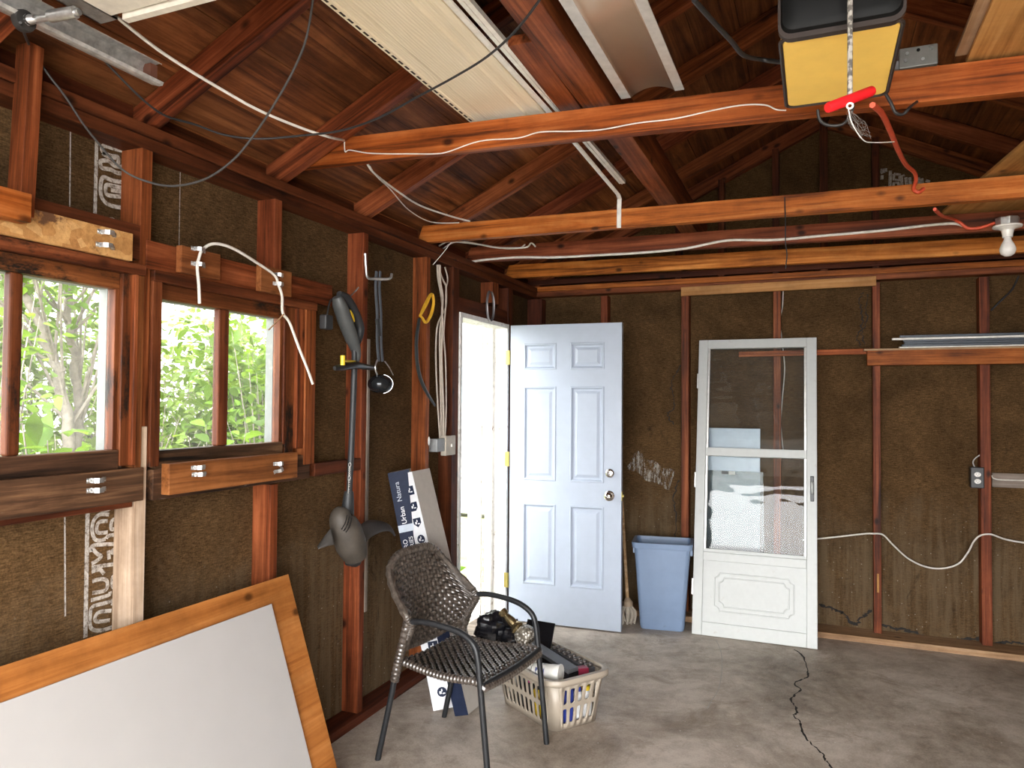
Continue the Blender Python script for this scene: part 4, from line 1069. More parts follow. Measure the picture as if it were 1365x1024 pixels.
# bulb
q = P(1343, 302, Y=4.085)
root = thing('light_bulb', 'bare white bulb in a porcelain socket under the third joist', 'light bulb', q+V((0, 0, -.12)))
Tq = Matrix.Translation(q)
MB().lathe([(.048, .005), (.050, .04), (.046, .042), (.002, .042)], 8, Tq).build('octagon_box', SILV, root, bevel=.002)
POR = plain('porcelain', (.80, .78, .74), .25)
MB().lathe([(.060, .004), (.062, 0), (.060, -.005), (.040, -.008), (.026, -.018), (.022, -.04), (.0215, -.052), (.002, -.052)], 28, Tq).build('socket', POR, root, smooth=True)
MB().lathe([(.014, -.052), (.017, -.066), (.027, -.085), (.034, -.104), (.034, -.116), (.028, -.131), (.014, -.141), (.001, -.143)], 24, Tq).build('bulb', plain('bulb_white', (.84, .82, .80), .2), root, smooth=True)

# ------------------------------------------------------------------ raised garage door, track, roller
GDW = plain('garage_door_white', (.62, .58, .50), .45, dirt=((.34, .28, .22), 7, .63))
root = thing('garage_door', 'cream garage door rolled up overhead, its end corner showing top left', 'garage door', (.05, .2, 2.42))
mb = MB(); 
for k in range(4): mb.box(-1.56, 1.66, -.86+k*.526, -.86+(k+1)*.526-.006, 2.42, 2.465)
mb.build('door_sections', GDW, root, bevel=.004)
MB().box(-1.53, 1.63, 1.244, 1.262, 2.41, 2.47).build('weather_strip', GDW, root)
MB().box(-1.625, -1.565, 1.02, 1.26, 2.425, 2.430).box(-1.625, -1.62, 1.02, 1.26, 2.425, 2.450).box(-1.57, -1.565, 1.02, 1.26, 2.425, 2.450).build('hinge_bracket', SILV, root)
rq = P(32, 28, X=-1.72)
MB().tube([(-1.735, rq.y, rq.z), (-1.58, rq.y+.035, rq.z+.012)], .008, 10).build('roller_stem', SILV, root, smooth=True)
MB().tube([(-1.655, rq.y+.016, rq.z+.006), (-1.59, rq.y+.033, rq.z+.012)], .014, 12).build('stem_sleeve', SILV, root, smooth=True)
Tr = Matrix.Translation(rq) @ Matrix.Rotation(pi/2, 4, 'Y')
MB().lathe([(.008, -.012), (.024, -.011), (.026, 0), (.024, .009), (.012, .011), (.012, .02)], 20, Tr).build('roller_wheel', plain('roller_grey', (.03, .028, .026), .5), root, smooth=True)
MB().tube([rq+V((.012, 0, 0)), rq+V((.03, .006, .002))], [.013, .010], 10).build('roller_bush', SILV, root, smooth=True)
root = thing('door_track', 'galvanised garage door track ending below the roof at top left', 'track', (-1.75, .3, 2.40))
GALV = plain('track_galvanised', (.62, .61, .58), .42, .6, var=.3, scale=40)
prof = [(-1.712, 2.405), (-1.716, 2.397), (-1.728, 2.397), (-1.757, 2.406), (-1.765, 2.42), (-1.765, 2.445), (-1.757, 2.459), (-1.728, 2.463), (-1.720, 2.458)]
mb = MB(); ya, yb = -.8, 1.53
vs = [(x, y, z) for y in (ya, yb) for x, z in prof]; n_ = len(prof)
mb.add(vs, [(i, i+1, n_+i+1, n_+i) for i in range(n_-1)]); mb.build('channel', GALV, root, solid=.002)
MB().box(-1.765, -1.735, 1.505, 1.528, 2.410, 2.455).build('rust_stop', plain('rusty_steel', (.16, .06, .035), .7), root)
MB().box(-1.775, -1.767, 1.18, 1.21, 2.43, 2.60).build('hanger', GALV, root)

# ------------------------------------------------------------------ cables overhead
cord('cable_loop', [P(27, 30, X=-1.70), P(40, 62, d=1.97), P(62, 96, d=2.0), P(88, 130, d=2.05), P(110, 164, d=2.1), P(132, 192, d=2.15), P(163, 226, d=2.2), P(196, 242, d=2.22), P(232, 248, d=2.22), P(275, 238, d=2.2), P(312, 212, d=2.16), P(340, 178, d=2.12), P(365, 140, d=2.06), P(392, 92, d=2.0), P(409, 48, d=1.94), P(420, -20, d=1.88)], .0034, CORDG,
     'dark grey cable sagging in a deep loop across the left wall', 'cable')
cord('ceiling_cable', [P(98, 34, d=1.96), P(125, 65, d=2.0), P(160, 103, d=2.06), P(194, 136, d=2.13), P(222, 155, d=2.2), P(260, 166, d=2.28), P(300, 180, d=2.34), P(345, 185, d=2.38), P(400, 181, d=2.37), P(455, 174, d=2.33), P(505, 157, d=2.25), P(555, 130, d=2.15), P(605, 103, d=2.04), P(650, 75, d=1.93), P(690, 38, d=1.83), P(725, -8, d=1.74)], .0036, CORDB,
     'thin dark cable swooping from the track across the cream panel', 'cable')
cord('white_cable', [P(140, 8, d=1.86), P(155, 22, d=1.90), P(205, 62, d=2.02), P(250, 92, d=2.12), P(300, 122, d=2.24), P(345, 147, d=2.34), P(400, 170, d=2.47), P(440, 183, d=2.58), P(459, 187, Y=2.40)], .0050, CORDW,
     'white cable running under the roof boards to the near joist', 'cable')
q = [(459, 186), (460, 202), (466, 200), (490, 204), (520, 205), (550, 205), (580, 205), (598, 202), (640, 188), (690, 184), (720, 176), (760, 175), (800, 173), (850, 164), (900, 158), (950, 147), (990, 140), (1020, 140), (1035, 146), (1048, 147)]
q = [V((p.x, 2.427-.0235, p.z)) for p in (on_joist1(x, y) for x, y in q)]
cord('white_wire', q, .0024, CORDW, 'thin twisted white wire stapled along the near joist', 'wire')
cord('white_cable', [P(490, 219, Y=2.46), P(500, 232, Y=2.55), P(530, 255, Y=2.8), P(560, 274, Y=3.1), P(600, 288, Y=3.4), P(626, 295, Y=3.56)], .0048, CORDW, 'white cable drooping between the first and second joists on the left', 'cable')
cord('white_wire', [P(493, 222, Y=2.46), P(503, 236, Y=2.55), P(520, 252, Y=2.75), P(545, 280, Y=3.1), P(575, 296, Y=3.4), P(612, 297, Y=3.545)], .0028, CORDW, 'thin white wire drooping beside the white cable behind the near joist', 'wire')
cord('white_cable', [P(585, 328, Y=3.75), P(600, 322, Y=3.8), P(640, 326, Y=3.95), P(665, 330, Y=4.05), P(700, 330, Y=4.1), P(708, 324, Y=4.12), P(714, 329, Y=4.13)], .0050, CORDW, 'white cable looped behind the left end of the second joist', 'cable')
cord('white_cable', [P(590, 332, Y=3.85), P(605, 323, Y=3.75), P(625, 323, Y=3.85), P(660, 330, Y=4.0), P(690, 331, Y=4.1), P(700, 326, Y=4.13)], .0046, CORDW, 'second white cable in the loop behind the second joist', 'cable')
cord('white_wire', [P(577, 353, Y=3.65), P(590, 338, Y=3.65), P(602, 322, Y=3.62)], .0025, CORDW, 'white wire end dangling near the top of the door-side studs', 'wire')
q = [(628, 349), (650, 346), (690, 343), (740, 343), (800, 340), (860, 336.5), (915, 331), (970, 320.5), (1030, 320), (1100, 314), (1180, 307), (1240, 300), (1272, 298), (1284, 301)]
q = [V((p.x, 4.182-.026, p.z)) for p in (P(x, y, Y=4.156) for x, y in q)]
cord('white_cable', q, .0075, CORDW, 'thick white cable stapled along the third joist', 'cable')
cord('black_string', [P(1046, 263, Y=3.54), P(1047, 300, Y=3.535), P(1047, 322, Y=3.54), P(1049, 340, Y=3.54), P(1047, 358, Y=3.54)], .0025, CORDB, 'black string hanging down from the second joist', 'string')
# ------------------------------------------------------------------ things on the back wall
Yc = SY-.012
cord('white_cable', [P(1044, 388, Y=Yc), P(1043, 408, Y=Yc), P(1040, 428, Y=Yc), P(1042, 452, Y=Yc), P(1046, 490, Y=Yc), P(1043, 530, Y=Yc), P(1041, 565, Y=Yc), P(1044, 600, Y=Yc)], .0035, CORDW, 'white cable dropping behind the storm door from the pale trim board', 'cable')
Yc = WY-.012
cord('white_cable', [P(1070, 720, Y=Yc+.03), P(1105, 717, Y=Yc+.02), P(1150, 712, Y=Yc), P(1163, 711.5, Y=Yc), P(1177, 713, Y=Yc), P(1190, 726, Y=Yc+.03), P(1210, 744, Y=Yc+.05), P(1232, 755, Y=Yc+.06), P(1255, 758, Y=Yc+.06), P(1277, 752, Y=Yc+.05), P(1290, 737, Y=Yc+.03), P(1298, 722, Y=Yc), P(1307, 714, Y=Yc), P(1321, 712.5, Y=Yc), P(1340, 719, Y=Yc+.03), P(1368, 724, Y=Yc+.04), P(1420, 730, Y=Yc+.05), V((1.7, Yc, .62)), V((2.12, Yc, .66))], .0055, CORDW,
     'white cable swagged low across the back wall studs', 'cable')
cord('black_cable', [P(1321, 414, Y=SY-.01), P(1335, 400, Y=SY-.015), P(1349, 386, Y=SY-.015), P(1358, 368, Y=SY-.01)], .0055, CORDB, 'dark cable slanting down from the top plate at far right', 'cable')
# ledge with stored strips
xl = B(1156, 475, 5.19).x
za, zb_ = P(1250, 466, Y=5.185).z, P(1250, 486, Y=5.185).z
o = board('shelf_ledge', (xl, 5.225, .5*(za+zb_)), (2.15, 5.225, .5*(za+zb_)), .085, za-zb_, JOIST); tag(o, 'red-brown ledge board across the right studs, holding grey strips', 'shelf')
o = board('shelf_board', (xl-.02, 5.275, za), (2.15, 5.275, za), .19, .012, TAN, just=(0, 1)); tag(o, 'rough tan board lying on the red-brown ledge', 'shelf')
z1 = P(1120, 469, Y=5.25).z
o = board('thin_rail', (P(985, 475, Y=5.265).x, 5.265, z1-.005), (xl+.06, 5.265, z1+.0), .025, .036, JOIST, just=(0, 0)); tag(o, 'thin red-brown rail from behind the storm door to the ledge', 'rail')
GST = plain('grey_strip', (.05, .06, .075), .45, .2); WST = plain('white_strip', (.74, .72, .68), .4)
def stripb(px, py0, py1, y, mat, label, dz=0.):
    a = P(px, .5*(py0+py1), Y=y); h = abs(P(px, py0, Y=y).z-P(px, py1, Y=y).z)
    o = board('metal_strip', (a.x, y, a.z), (2.12, y+.01, a.z+dz), .030, max(h, .006), mat); tag(o, label, 'strip', 'strips stored on the wall ledge')
zt_ = za+.013
def strip2(px, lay, y, h, mat, label, w=.032):
    x = P(px, 455, Y=y).x; z = zt_+lay
    o = board('metal_strip', (x, y, z), (2.12, y, z), w, h, mat, just=(0, 1)); tag(o, label, 'strip', 'strips stored on the wall ledge')
strip2(1198, 0, 5.205, .009, WST, 'bottom white strip on the ledge, front of the stack')
strip2(1202, .010, 5.210, .014, GST, 'grey strip just above the bottom white one on the ledge')
strip2(1205, .025, 5.213, .013, GST, 'middle grey strip in the stack on the ledge')
strip2(1204, .039, 5.216, .012, GST, 'upper grey strip under the long white strip on the ledge')
strip2(1189, .052, 5.210, .013, WST, 'top white strip on the ledge, sticking out farthest left')
strip2(1199, .066, 5.222, .016, GST, 'topmost grey strip at the back of the ledge stack')
strip2(1210, 0, 5.29, .03, GST, 'grey strip lying behind the others on the ledge', .05)
# receptacle
q = P(1303, 637, Y=5.265)
root = thing('outlet_box', 'black outlet box with a white receptacle on the right stud', 'outlet', q+V((0, 0, -.06)))
hw = .036; hh = .064
MB().box(q.x-hw, q.x+hw, 5.262, 5.32, q.z-hh, q.z+hh).build('box', BLACK, root, bevel=.004)
for dz in (.020, -.022):
    c = V((q.x, 5.262, q.z+dz))
    rc_ = MB().lathe([(.0165, 0), (.0165, .004), (.0145, .006), (.001, .006)], 20, Matrix.Translation(c) @ RXm @ Matrix.Diagonal((1.1, .9, 1, 1))).build('receptacle', POR, root, smooth=True)
    MB().box(c.x-.007, c.x-.005, 5.2545, 5.2565, c.z-.002, c.z+.006).box(c.x+.005, c.x+.007, 5.2545, 5.2565, c.z-.002, c.z+.006).box(c.x-.002, c.x+.002, 5.2545, 5.2565, c.z-.009, c.z-.005).build('slots', BLACK, rc_)
cord('outlet_wire', [P(1301, 626, Y=5.30), P(1297, 617, Y=5.30), P(1300, 611, Y=5.31), P(1307, 606, Y=5.31), P(1309, 602, Y=5.33)], .0035, plain('wire_grey', (.45, .44, .42), .5), 'short grey wire curling from the stud into the outlet box', 'wire')
x0 = B(1322, 640, 5.35).x; za_, zb2 = P(1340, 631, Y=5.35).z, P(1340, 650, Y=5.35).z
o = board('wall_batten', (x0, 5.352, .5*(za_+zb2)), (2.1, 5.352, .5*(za_+zb2)), .02, za_-zb2, GREYW); tag(o, 'flat grey batten on the back wall right of the outlet', 'batten')
cord('white_wire', [P(1322, 634, Y=5.33), P(1325, 638, Y=5.333), P(1340, 640, Y=5.333), P(1400, 641, Y=5.333)], .004, CORDW, 'white wire lying along the grey batten', 'wire')
# ------------------------------------------------------------------ plywood and white board leaning on the left wall
def lean(name, y0, y1, zt, off, th, mat, label, cat):
    xb = -1.680+off; xt = xb-.275*zt/.803
    up = V((xt-xb, 0, zt)); M_ = axes((0, 1, 0), up, (xb, y0, .003)); Lz = up.length
    mb = MB(); mb.box(0, y1-y0, -th, 0, 0, Lz) 
    o = mb.build(name, mat, bevel=.001, matrix=M_); return tag(o, label, cat)
PLYB = wood('plywood_sheet', (.22, .080, .024), (.40, .165, .055), (.52, .24, .09), knots=True, val=.05, contrast=1.1)
lean('plywood_sheet', .55, 2.385, .803, .0, .012, PLYB, 'orange-brown plywood sheet leaning under the windows', 'board')
GYP = plain('white_panel', (.425, .41, .40), .6, var=.025, scale=5, dirt=((.45, .42, .39), 6, .74))
lean('white_board', .60, 2.242, .725, .014, .012, GYP, 'large white panel leaning in front of the plywood sheet', 'board')

# ------------------------------------------------------------------ wicker chair
O = V((-1.385, 2.875, 0)); CA = radians(-7.1)
chair = thing('wicker_chair', 'brown woven wicker armchair with black metal frame beside the laundry basket', 'chair', O, CA)
CM = MW['wicker_chair']
FRM = plain('chair_frame', (.013, .014, .016), .45, .1, var=.2, scale=40)
def wick():
    n = NT('wicker'); f = n.noise(n.coord((60, 60, 60)), 1., 4, .6)
    n.col(n.ramp(f, [(.3, (.030, .023, .018)), (.5, (.068, .054, .044)), (.7, (.135, .112, .095))])); n.set(Roughness=.30); n.b.inputs['Specular IOR Level'].default_value = .8; n.set(Coat_Weight=.6, Coat_Roughness=.18); n.bump(f, .3, .002); return n.m
WICK = wick(); WICKD = plain('wicker_dark', (.018, .014, .011), .6)
def C_(f, s, z): return CM @ V((f, s, z))      # f towards the front, s towards the back wall side
SW_ = .243
def arm(sg):
    r = .0125
    mb = MB()
    pts = [(-.120, sg*.252, .60), (-.05, sg*.252, .610), (.05, sg*.249, .605), (.13, sg*.243, .590), (.185, sg*.243, .555), (.205, sg*.243, .50), (.215, sg*.243, .42)]
    mb.tube([C_(*p) for p in pts], r, 10, smooth=6)
    return mb.build('armrest', FRM, chair, smooth=True)
arm(-1); arm(1)
for sg in (-1, 1):
    MB().tube([C_(.215, sg*.243, .425), C_(.262, sg*.243, 0.0)], .0125, 10).build('leg', FRM, chair, smooth=True)
    MB().tube([C_(-.285, sg*.243, 0.0), C_(-.215, sg*.238, .30), C_(-.195, sg*.235, .42)], .0125, 10).build('leg', FRM, chair, smooth=True)
    # wrapped part of the rear upright
    mb = MB(); q = catmull([C_(-.206, sg*.237, .34), C_(-.187, sg*.238, .42), C_(-.160, sg*.245, .50), C_(-.130, sg*.252, .60)], 14)
    mb.tube(q, [.0185+.0022*sin(i*2.1) for i in range(len(q))], 10); mb.build('leg_wrap', WICK, chair, smooth=True)
MB().tube([C_(.225, -.243, .405), C_(.235, 0, .405), C_(.225, .243, .405)], .011, 10, smooth=4).build('front_rail', FRM, chair, smooth=True)
def weave(mb, fn, nu, nv, amp, wu, wv, sub=4):
    """strands over and under: nu strands run along v, nv strands run along u; fn(u,v) -> point"""
    def nrm(u, v):
        e = .01; a = fn(min(u+e, 1), v)-fn(max(u-e, 0), v); b = fn(u, min(v+e, 1))-fn(u, max(v-e, 0)); return a.cross(b).normalized()
    for d, N, Mx in ((0, nu, nv), (1, nv, nu)):
        for i in range(N):
            c = (i+.5)/N; hw = (wu if d == 0 else wv)/N/2
            pts = []
            for k in range(Mx*sub+1):
                t = k/(Mx*sub)
                s_ = amp*cos(pi*(t*Mx-.5))*(1 if i % 2 else -1)*(1 if d == 0 else -1)
                row = []
                for o_ in (-1, 0, 1):
                    u, v = (c+o_*hw, t) if d == 0 else (t, c+o_*hw)
                    p = fn(min(max(u, 0), 1), min(max(v, 0), 1)); row.append(p+nrm(u, v)*(s_+(amp*.5 if o_ == 0 else 0)))
                pts.append(row)
            o0 = len(mb.v); 
            mb.add([p for r_ in pts for p in r_], [(3*k+j, 3*k+j+1, 3*k+3+j+1, 3*k+3+j) for k in range(len(pts)-1) for j in (0, 1)])
def seatf(u, v):
    s = (u-.5)*2*(.205+.030*v); f = -.195+.425*v
    z = .425-.018*sin(pi*min(1, v*1.05))-.012*cos((u-.5)*pi) - .020*max(0, (v-.86)/.14)**2
    return C_(f, s, z)
mb = MB(); weave(mb, seatf, 22, 22, .0042, .80, .80); seat_ = mb.build('seat', WICK, chair, smooth=True, angle=70, weld=False)
mb = MB(); 
def seat_under(u, v): return seatf(u, v)-V((0, 0, .006))
mb.grid(seat_under, 24, 24); mb.build('seat_backing', WICKD, seat_, smooth=True)
# rolled edge of the seat
rim = [seatf(0, v/24) for v in range(25)]+[seatf(u/24, 1) for u in range(1, 25)]+[seatf(1, v/24) for v in range(23, -1, -1)]
rim = [p-V((0, 0, .010)) for p in rim]
q = catmull(rim, 3); mb = MB(); mb.tube(q, [.0155+.0022*sin(i*2.09) for i in range(len(q))], 8); mb.build('seat_edge', WICK, seat_, smooth=True)
def backf(u, v):
    t = (u-.5)*2
    zt_ = .837-.212*abs(t)**4.3; zb_ = .445+.03*t*t
    z = zb_+(zt_-zb_)*v
    wdt = .215+.037*min(1, (z-.44)/.16)
    shrink = 1.
    s = t*wdt*shrink
    f = -.210-.21*max(0, z-.44)+t*t*max(0., min(.02+.75*max(0, z-.44), .128-.68*max(0, z-.595)))
    return C_(f, s, z)
mb = MB(); weave(mb, backf, 24, 22, .0044, .82, .80); back_ = mb.build('backrest', WICK, chair, smooth=True, angle=70, weld=False)
mb = MB(); mb.grid(lambda u, v: backf(u, v)+CM.to_3x3() @ V((-.011, 0, 0)), 24, 24); mb.build('back_lining', WICKD, back_, smooth=True)
rim = [backf(0, v/20) for v in range(21)]+[backf(u/30, 1) for u in range(1, 31)]+[backf(1, v/20) for v in range(19, -1, -1)]
q = catmull(rim, 3); mb = MB(); mb.tube(q, [.0165+.0022*sin(i*2.09) for i in range(len(q))], 8); mb.build('back_edge', WICK, back_, smooth=True)
rim = [backf(u/20, 0) for u in range(21)]; q = catmull(rim, 3); mb = MB(); mb.tube(q, [.011+.002*sin(i*2.09) for i in range(len(q))], 8); mb.build('back_edge', WICK, back_, smooth=True)

# ------------------------------------------------------------------ two long flooring boxes
NAVY = plain('box_navy', (.012, .018, .042), .6, var=.15, spec=.2); CARD = plain('box_card', (.42, .385, .345), .7, var=.05); CWHITE = plain('box_white', (.70, .71, .74), .5, var=.04)
def carton(name, label, bot, top, face_n, w, th, ang_cat, upper, lower, hb=.0):
    """bot/top: bottom and top of the printed narrow side's left edge; w narrow width, th depth of the grey side"""
    z = (top-bot).normalized()
    n_ = V(face_n); x = z.cross(-n_).normalized() * -1
    if x.dot(RIGHT) < 0: x = -x
    y = z.cross(x)
    M_ = Matrix.Identity(4)
    for i in range(3): M_[i][0], M_[i][1], M_[i][2], M_[i][3] = x[i], y[i], z[i], bot[i]
    root = bpy.data.objects.new(name, None); COL.objects.link(root); root.matrix_basis = M_; MW[root.name] = M_
    tag(root, label, 'box', 'flooring boxes behind the wicker chair')
    Lz = (top-bot).length
    sy = 1 if y.dot(FWD) > 0 else -1
    y0, y1 = sorted((0, sy*th))
    MB().box(0, w, y0, y1, 0, Lz).build('carton', CARD, root, bevel=.0015, matrix=M_)
    ms = .52*Lz; sides = []
    for (a, b, m) in ((0, ms, lower), (ms, Lz, upper)):
        mb = MB(); yf = -sy*.0012
        mb.box(-.001, w+.0005, min(yf, sy*.0005), max(yf, sy*.0005), a, b); sides.append(mb.build('printed_side', m, root, matrix=M_))
    return sides, M_, Lz, sy
def face_text(root, M_, s, size, x, z, sy, mat, sx=1.):
    root = root[1] if z > .8 else root[0]
    # text runs up the box
    T = M_ @ Matrix.Translation((x, -sy*.0022, z))
    ax = M_.to_3x3() @ V((0, 0, 1)); ay = M_.to_3x3() @ V((-1, 0, 0)); az = ax.cross(ay)
    Q = Matrix(((ax.x*sx, ay.x, az.x, T.translation.x), (ax.y*sx, ay.y, az.y, T.translation.y), (ax.z*sx, ay.z, az.z, T.translation.z), (0, 0, 0, 1)))
    return text('lettering', s, size, Q, mat, root)
def icon(root, M_, x, z, r, sy, kind):
    root = root[1] if z > .8 else root[0]
    mb = MB(); yf = -sy*.0022
    pts = {'sq': [(-1, -1), (1, -1), (1, 1), (-1, 1)], 'sh': [(-1, 1), (1, 1), (1, -.2), (0, -1.1), (-1, -.2)], 'rd': [(cos(k*pi/6), sin(k*pi/6)) for k in range(12)], 'lf': [(-1, -1), (.4, -1), (1, -.3), (1, 1), (-.4, 1), (-1, .3)]}[kind]
    mb.add([(x+r*a, yf, z+r*b) for a, b in pts], [tuple(range(len(pts)))])
    mb.mi = 1; yf = -sy*.003
    for a, b, c, d in ((-.55, -.1, -.35, .2), (.05, .6, -.45, -.2), (-.1, .15, .1, .6)):
        mb.add([(x+r*a, yf, z+r*c), (x+r*b, yf, z+r*c), (x+r*b, yf, z+r*d), (x+r*a, yf, z+r*d)], [(0, 1, 2, 3)])
    mb.build('icon', [NAVY, CWHITE], root, matrix=M_)
PW = plain('print_white', (.75, .77, .80), .6)
# back box: navy print above, white icon side below
b0 = P(578, 948, Z=.004); t0 = P(517, 631, X=-1.945)
r1, M1, L1, s1 = carton('flooring_box', 'long flooring box leaning behind the chair, navy lettered side uppermost', b0, t0, (FWD*-1), .105, .065, 'box', NAVY, CWHITE)
face_text(r1, M1, 'Urban', .034, .036, L1*.815, s1, PW); face_text(r1, M1, 'Natura', .034, .034, L1*.915, s1, plain('print_pale', (.42, .46, .52), .6))
face_text(r1, M1, 'PRO', .030, .022, L1*.69, s1, PW); face_text(r1, M1, 'SERIES', .028, .052, L1*.69, s1, PW)
mb = MB(); mb.box(.0, .105, -.0025 if s1 > 0 else .001, -.001 if s1 > 0 else .0025, L1*.745, L1*.775); mb.build('shipping_label', plain('label_blue_white', (.45, .50, .58), .6), r1[1], matrix=M1)
for k, zf in enumerate((.07, .155, .26)): icon(r1, M1, .058, L1*zf, .024, s1, ('rd', 'sh', 'sq')[k])
# front box: white icon side above, navy below
b0 = P(607, 955, Z=.004); t0 = P(533, 633, X=-1.90)
r2, M2, L2, s2 = carton('flooring_box', 'long flooring box leaning behind the chair, white icon side uppermost', b0, t0, (FWD*-1+RIGHT*-.45).normalized(), .072, .17, 'box', CWHITE, NAVY)
face_text(r2, M2, 'SERIES', .034, .045, L2*.17, s2, PW); face_text(r2, M2, 'PRO', .03, .018, L2*.19, s2, PW)
for k, zf in enumerate((.925, .857, .79, .72)): icon(r2, M2, .038, L2*zf, .022, s2, ('sq', 'lf', 'sh', 'rd')[k])

# ------------------------------------------------------------------ laundry basket
K0 = P(738, 978, Z=0); e1 = V((.56, .83, 0)).normalized(); e2 = V((-.83, .56, 0))
BMx = Matrix(((e1.x, e2.x, 0, K0.x), (e1.y, e2.y, 0, K0.y), (0, 0, 1, .002), (0, 0, 0, 1)))
basket = bpy.data.objects.new('laundry_basket', None); COL.objects.link(basket); basket.matrix_basis = BMx; MW['laundry_basket'] = BMx
tag(basket, 'beige slotted plastic laundry basket full of odds and ends by the chair', 'basket')
BEI = plain('basket_beige', (.37, .315, .25), .42, var=.04, scale=10)
bw_, bl_, bh_ = .265, .43, .225
def ring(t, ins=0.):
    e = .035*t
    return rr(-e+ins, bw_+e-ins, -e+ins, bl_+e-ins, .045, 4)
def slot_wall(mb, p0, p1, nslots, m0, m1):
    """one flared side from p0 to p1 (2-d base corners) with two rows of upright slots"""
    p0 = V((*p0, 0)); p1 = V((*p1, 0)); d = p1-p0; Ln = d.length; d.normalize(); out = V((d.y, -d.x, 0))
    def at(u, z): 
        fl = .035*z/bh_
        k = (u/Ln-.5)*2
        return p0+d*(u+k*fl)+out*fl+V((0, 0, z))
    rows_ = [(.030, .102), (.122, .194)]
    us = []
    pitch = (Ln-m0-m1)/nslots
    cells = [(m0+i*pitch+pitch*.22, m0+(i+1)*pitch-pitch*.22) for i in range(nslots)]
    zsl = [0, .030, .102, .122, .194, bh_]
    def quad(a, b, c, e):
        n0 = 1
        mb.add([at(a, c), at(b, c), at(b, e), at(a, e)], [(0, 1, 2, 3)])
    edges = [0]+[v for c in cells for v in c]+[Ln]
    for j in range(5):
        for i in range(len(edges)-1):
            isslot = (i % 2 == 1) and j in (1, 3)
            a, b = edges[i], edges[i+1]; c, e = zsl[j], zsl[j+1]
            if not isslot: quad(a, b, c, e)
            else:        # rounded ends
                r = (b-a)/2; m = (a+b)/2; N = 5
                for top in (0, 1):
                    zc = e-r if top else c+r; ze = e if top else c
                    for sg in (-1, 1):
                        arc = [(m+sg*r*cos(t*pi/2/N), zc+(1 if top else -1)*r*sin(t*pi/2/N)) for t in range(N+1)]
                        poly = [at(*q_) for q_ in arc]+[at(m+sg*r, ze)]
                        mb.add(poly, [tuple(range(len(poly)))])
r_ = .04
mb = MB()
slot_wall(mb, (r_, 0), (bw_-r_, 0), 5, .004, .004); slot_wall(mb, (bw_, r_), (bw_, bl_-r_), 10, .006, .006)
slot_wall(mb, (bw_-r_, bl_), (r_, bl_), 5, .004, .004); slot_wall(mb, (0, bl_-r_), (0, r_), 10, .006, .006)
for cx, cy, st in ((r_, r_, pi), (bw_-r_, r_, 1.5*pi), (bw_-r_, bl_-r_, 0), (r_, bl_-r_, pi/2)):
    N = 6
    def cor(k, z): 
        a = st+k*pi/2/N; rad = r_+.035*z/bh_
        ex = .035*z/bh_
        return V((cx+rad*cos(a), cy+rad*sin(a), z))
    zz_ = [0, .1, bh_]
    for k in range(N):
        for z0, z1 in zip(zz_, zz_[1:]): mb.add([cor(k, z0), cor(k+1, z0), cor(k+1, z1), cor(k, z1)], [(0, 1, 2, 3)])
mb.add([(x, y, .003) for x, y in rr(0, bw_, 0, bl_, r_, 6)], [tuple(range(28))])
mb.build('slotted_body', BEI, basket, smooth=True, solid=.004, matrix=BMx, angle=50)
mb = MB(); top = rr(-.035, bw_+.035, -.035, bl_+.035, .075, 8); N = len(top)
def rz(x, y): 
    k = abs(y-bl_/2)/(bl_/2+.035); return bh_+.012*max(0, k-.2)-.010*(abs(x-bw_/2) < .09 and k > .95)
loops = [[(bw_/2+(x-bw_/2)*s_, bl_/2+(y-bl_/2)*s_, rz(x, y)+dz) for x, y in top] for s_, dz in ((.985, 0), (.99, .008), (1.02, .013), (1.085, .011), (1.105, 0), (1.10, -.014))]
loft(mb, loops, cap0=False); mb.build('rim', BEI, basket, smooth=True, solid=.0035, matrix=BMx)
def K_(a, b, z): return BMx @ V((a, b, z))
def inb(name, label, cat, mats_parts, group=None): pass
# things in the basket
BAGB = plain('black_bag', (.006, .006, .008), .25)
def crumple(name, c, rx, ry, rz_, seed, label, mat=BAGB, cat='bag'):
    mb = MB(); n = 28; c = V(c)
    for j in range(n+1):
        for i in range(n):
            d = V((sin(pi*j/n)*cos(2*pi*i/n), sin(pi*j/n)*sin(2*pi*i/n), cos(pi*j/n)))
            k = 1+.34*noise.noise(d*1.9+V((seed, 0, 0)))+.16*abs(noise.noise(d*4.3+V((0, seed, 0))))+.06*noise.noise(d*9+V((0, 0, seed)))
            mb.v.append(c+V((d.x*rx, d.y*ry, d.z*rz_))*k)
    for j in range(n):
        for i in range(n): mb.f.append([j*n+i, (j+1)*n+i, (j+1)*n+(i+1) % n, j*n+(i+1) % n]); mb.m.append(0)
    return tag(mb.build(name, mat, smooth=True, angle=25), label, cat)
crumple('plastic_bag', P(655, 838, d=3.52), .085, .085, .075, 3.1, 'crumpled black plastic bag at the left end of the laundry basket')
crumple('plastic_bag', P(684, 853, d=3.48), .07, .06, .06, 8.4, 'smaller crumpled black bag beside the brass lamp in the basket')
def slab(name, corners, th, mat, label, cat, parts=None):
    a, b, c = [V(p) for p in corners]; ux = (b-a); uy = (c-a); n_ = ux.cross(uy).normalized()
    if n_.dot(FWD) < 0: n_ = -n_
    pts = [a, b, b+uy, c]; mb = MB(); mb.hexa([*pts, *[p+n_*th for p in pts]]); return tag(mb.build(name, mat, bevel=.002), label, cat)
slab('black_folder', (K_(.125, .44, .25), K_(.20, .30, .25), K_(.20, .50, .36)), .010, BAGB, 'flat black folder standing at the back of the basket', 'folder')
slab('black_folder', (K_(.10, .425, .18), K_(.06, .425, .18), K_(.14, .50, .37)), .015, BAGB, 'small black case poking up behind the brass lamp', 'case')
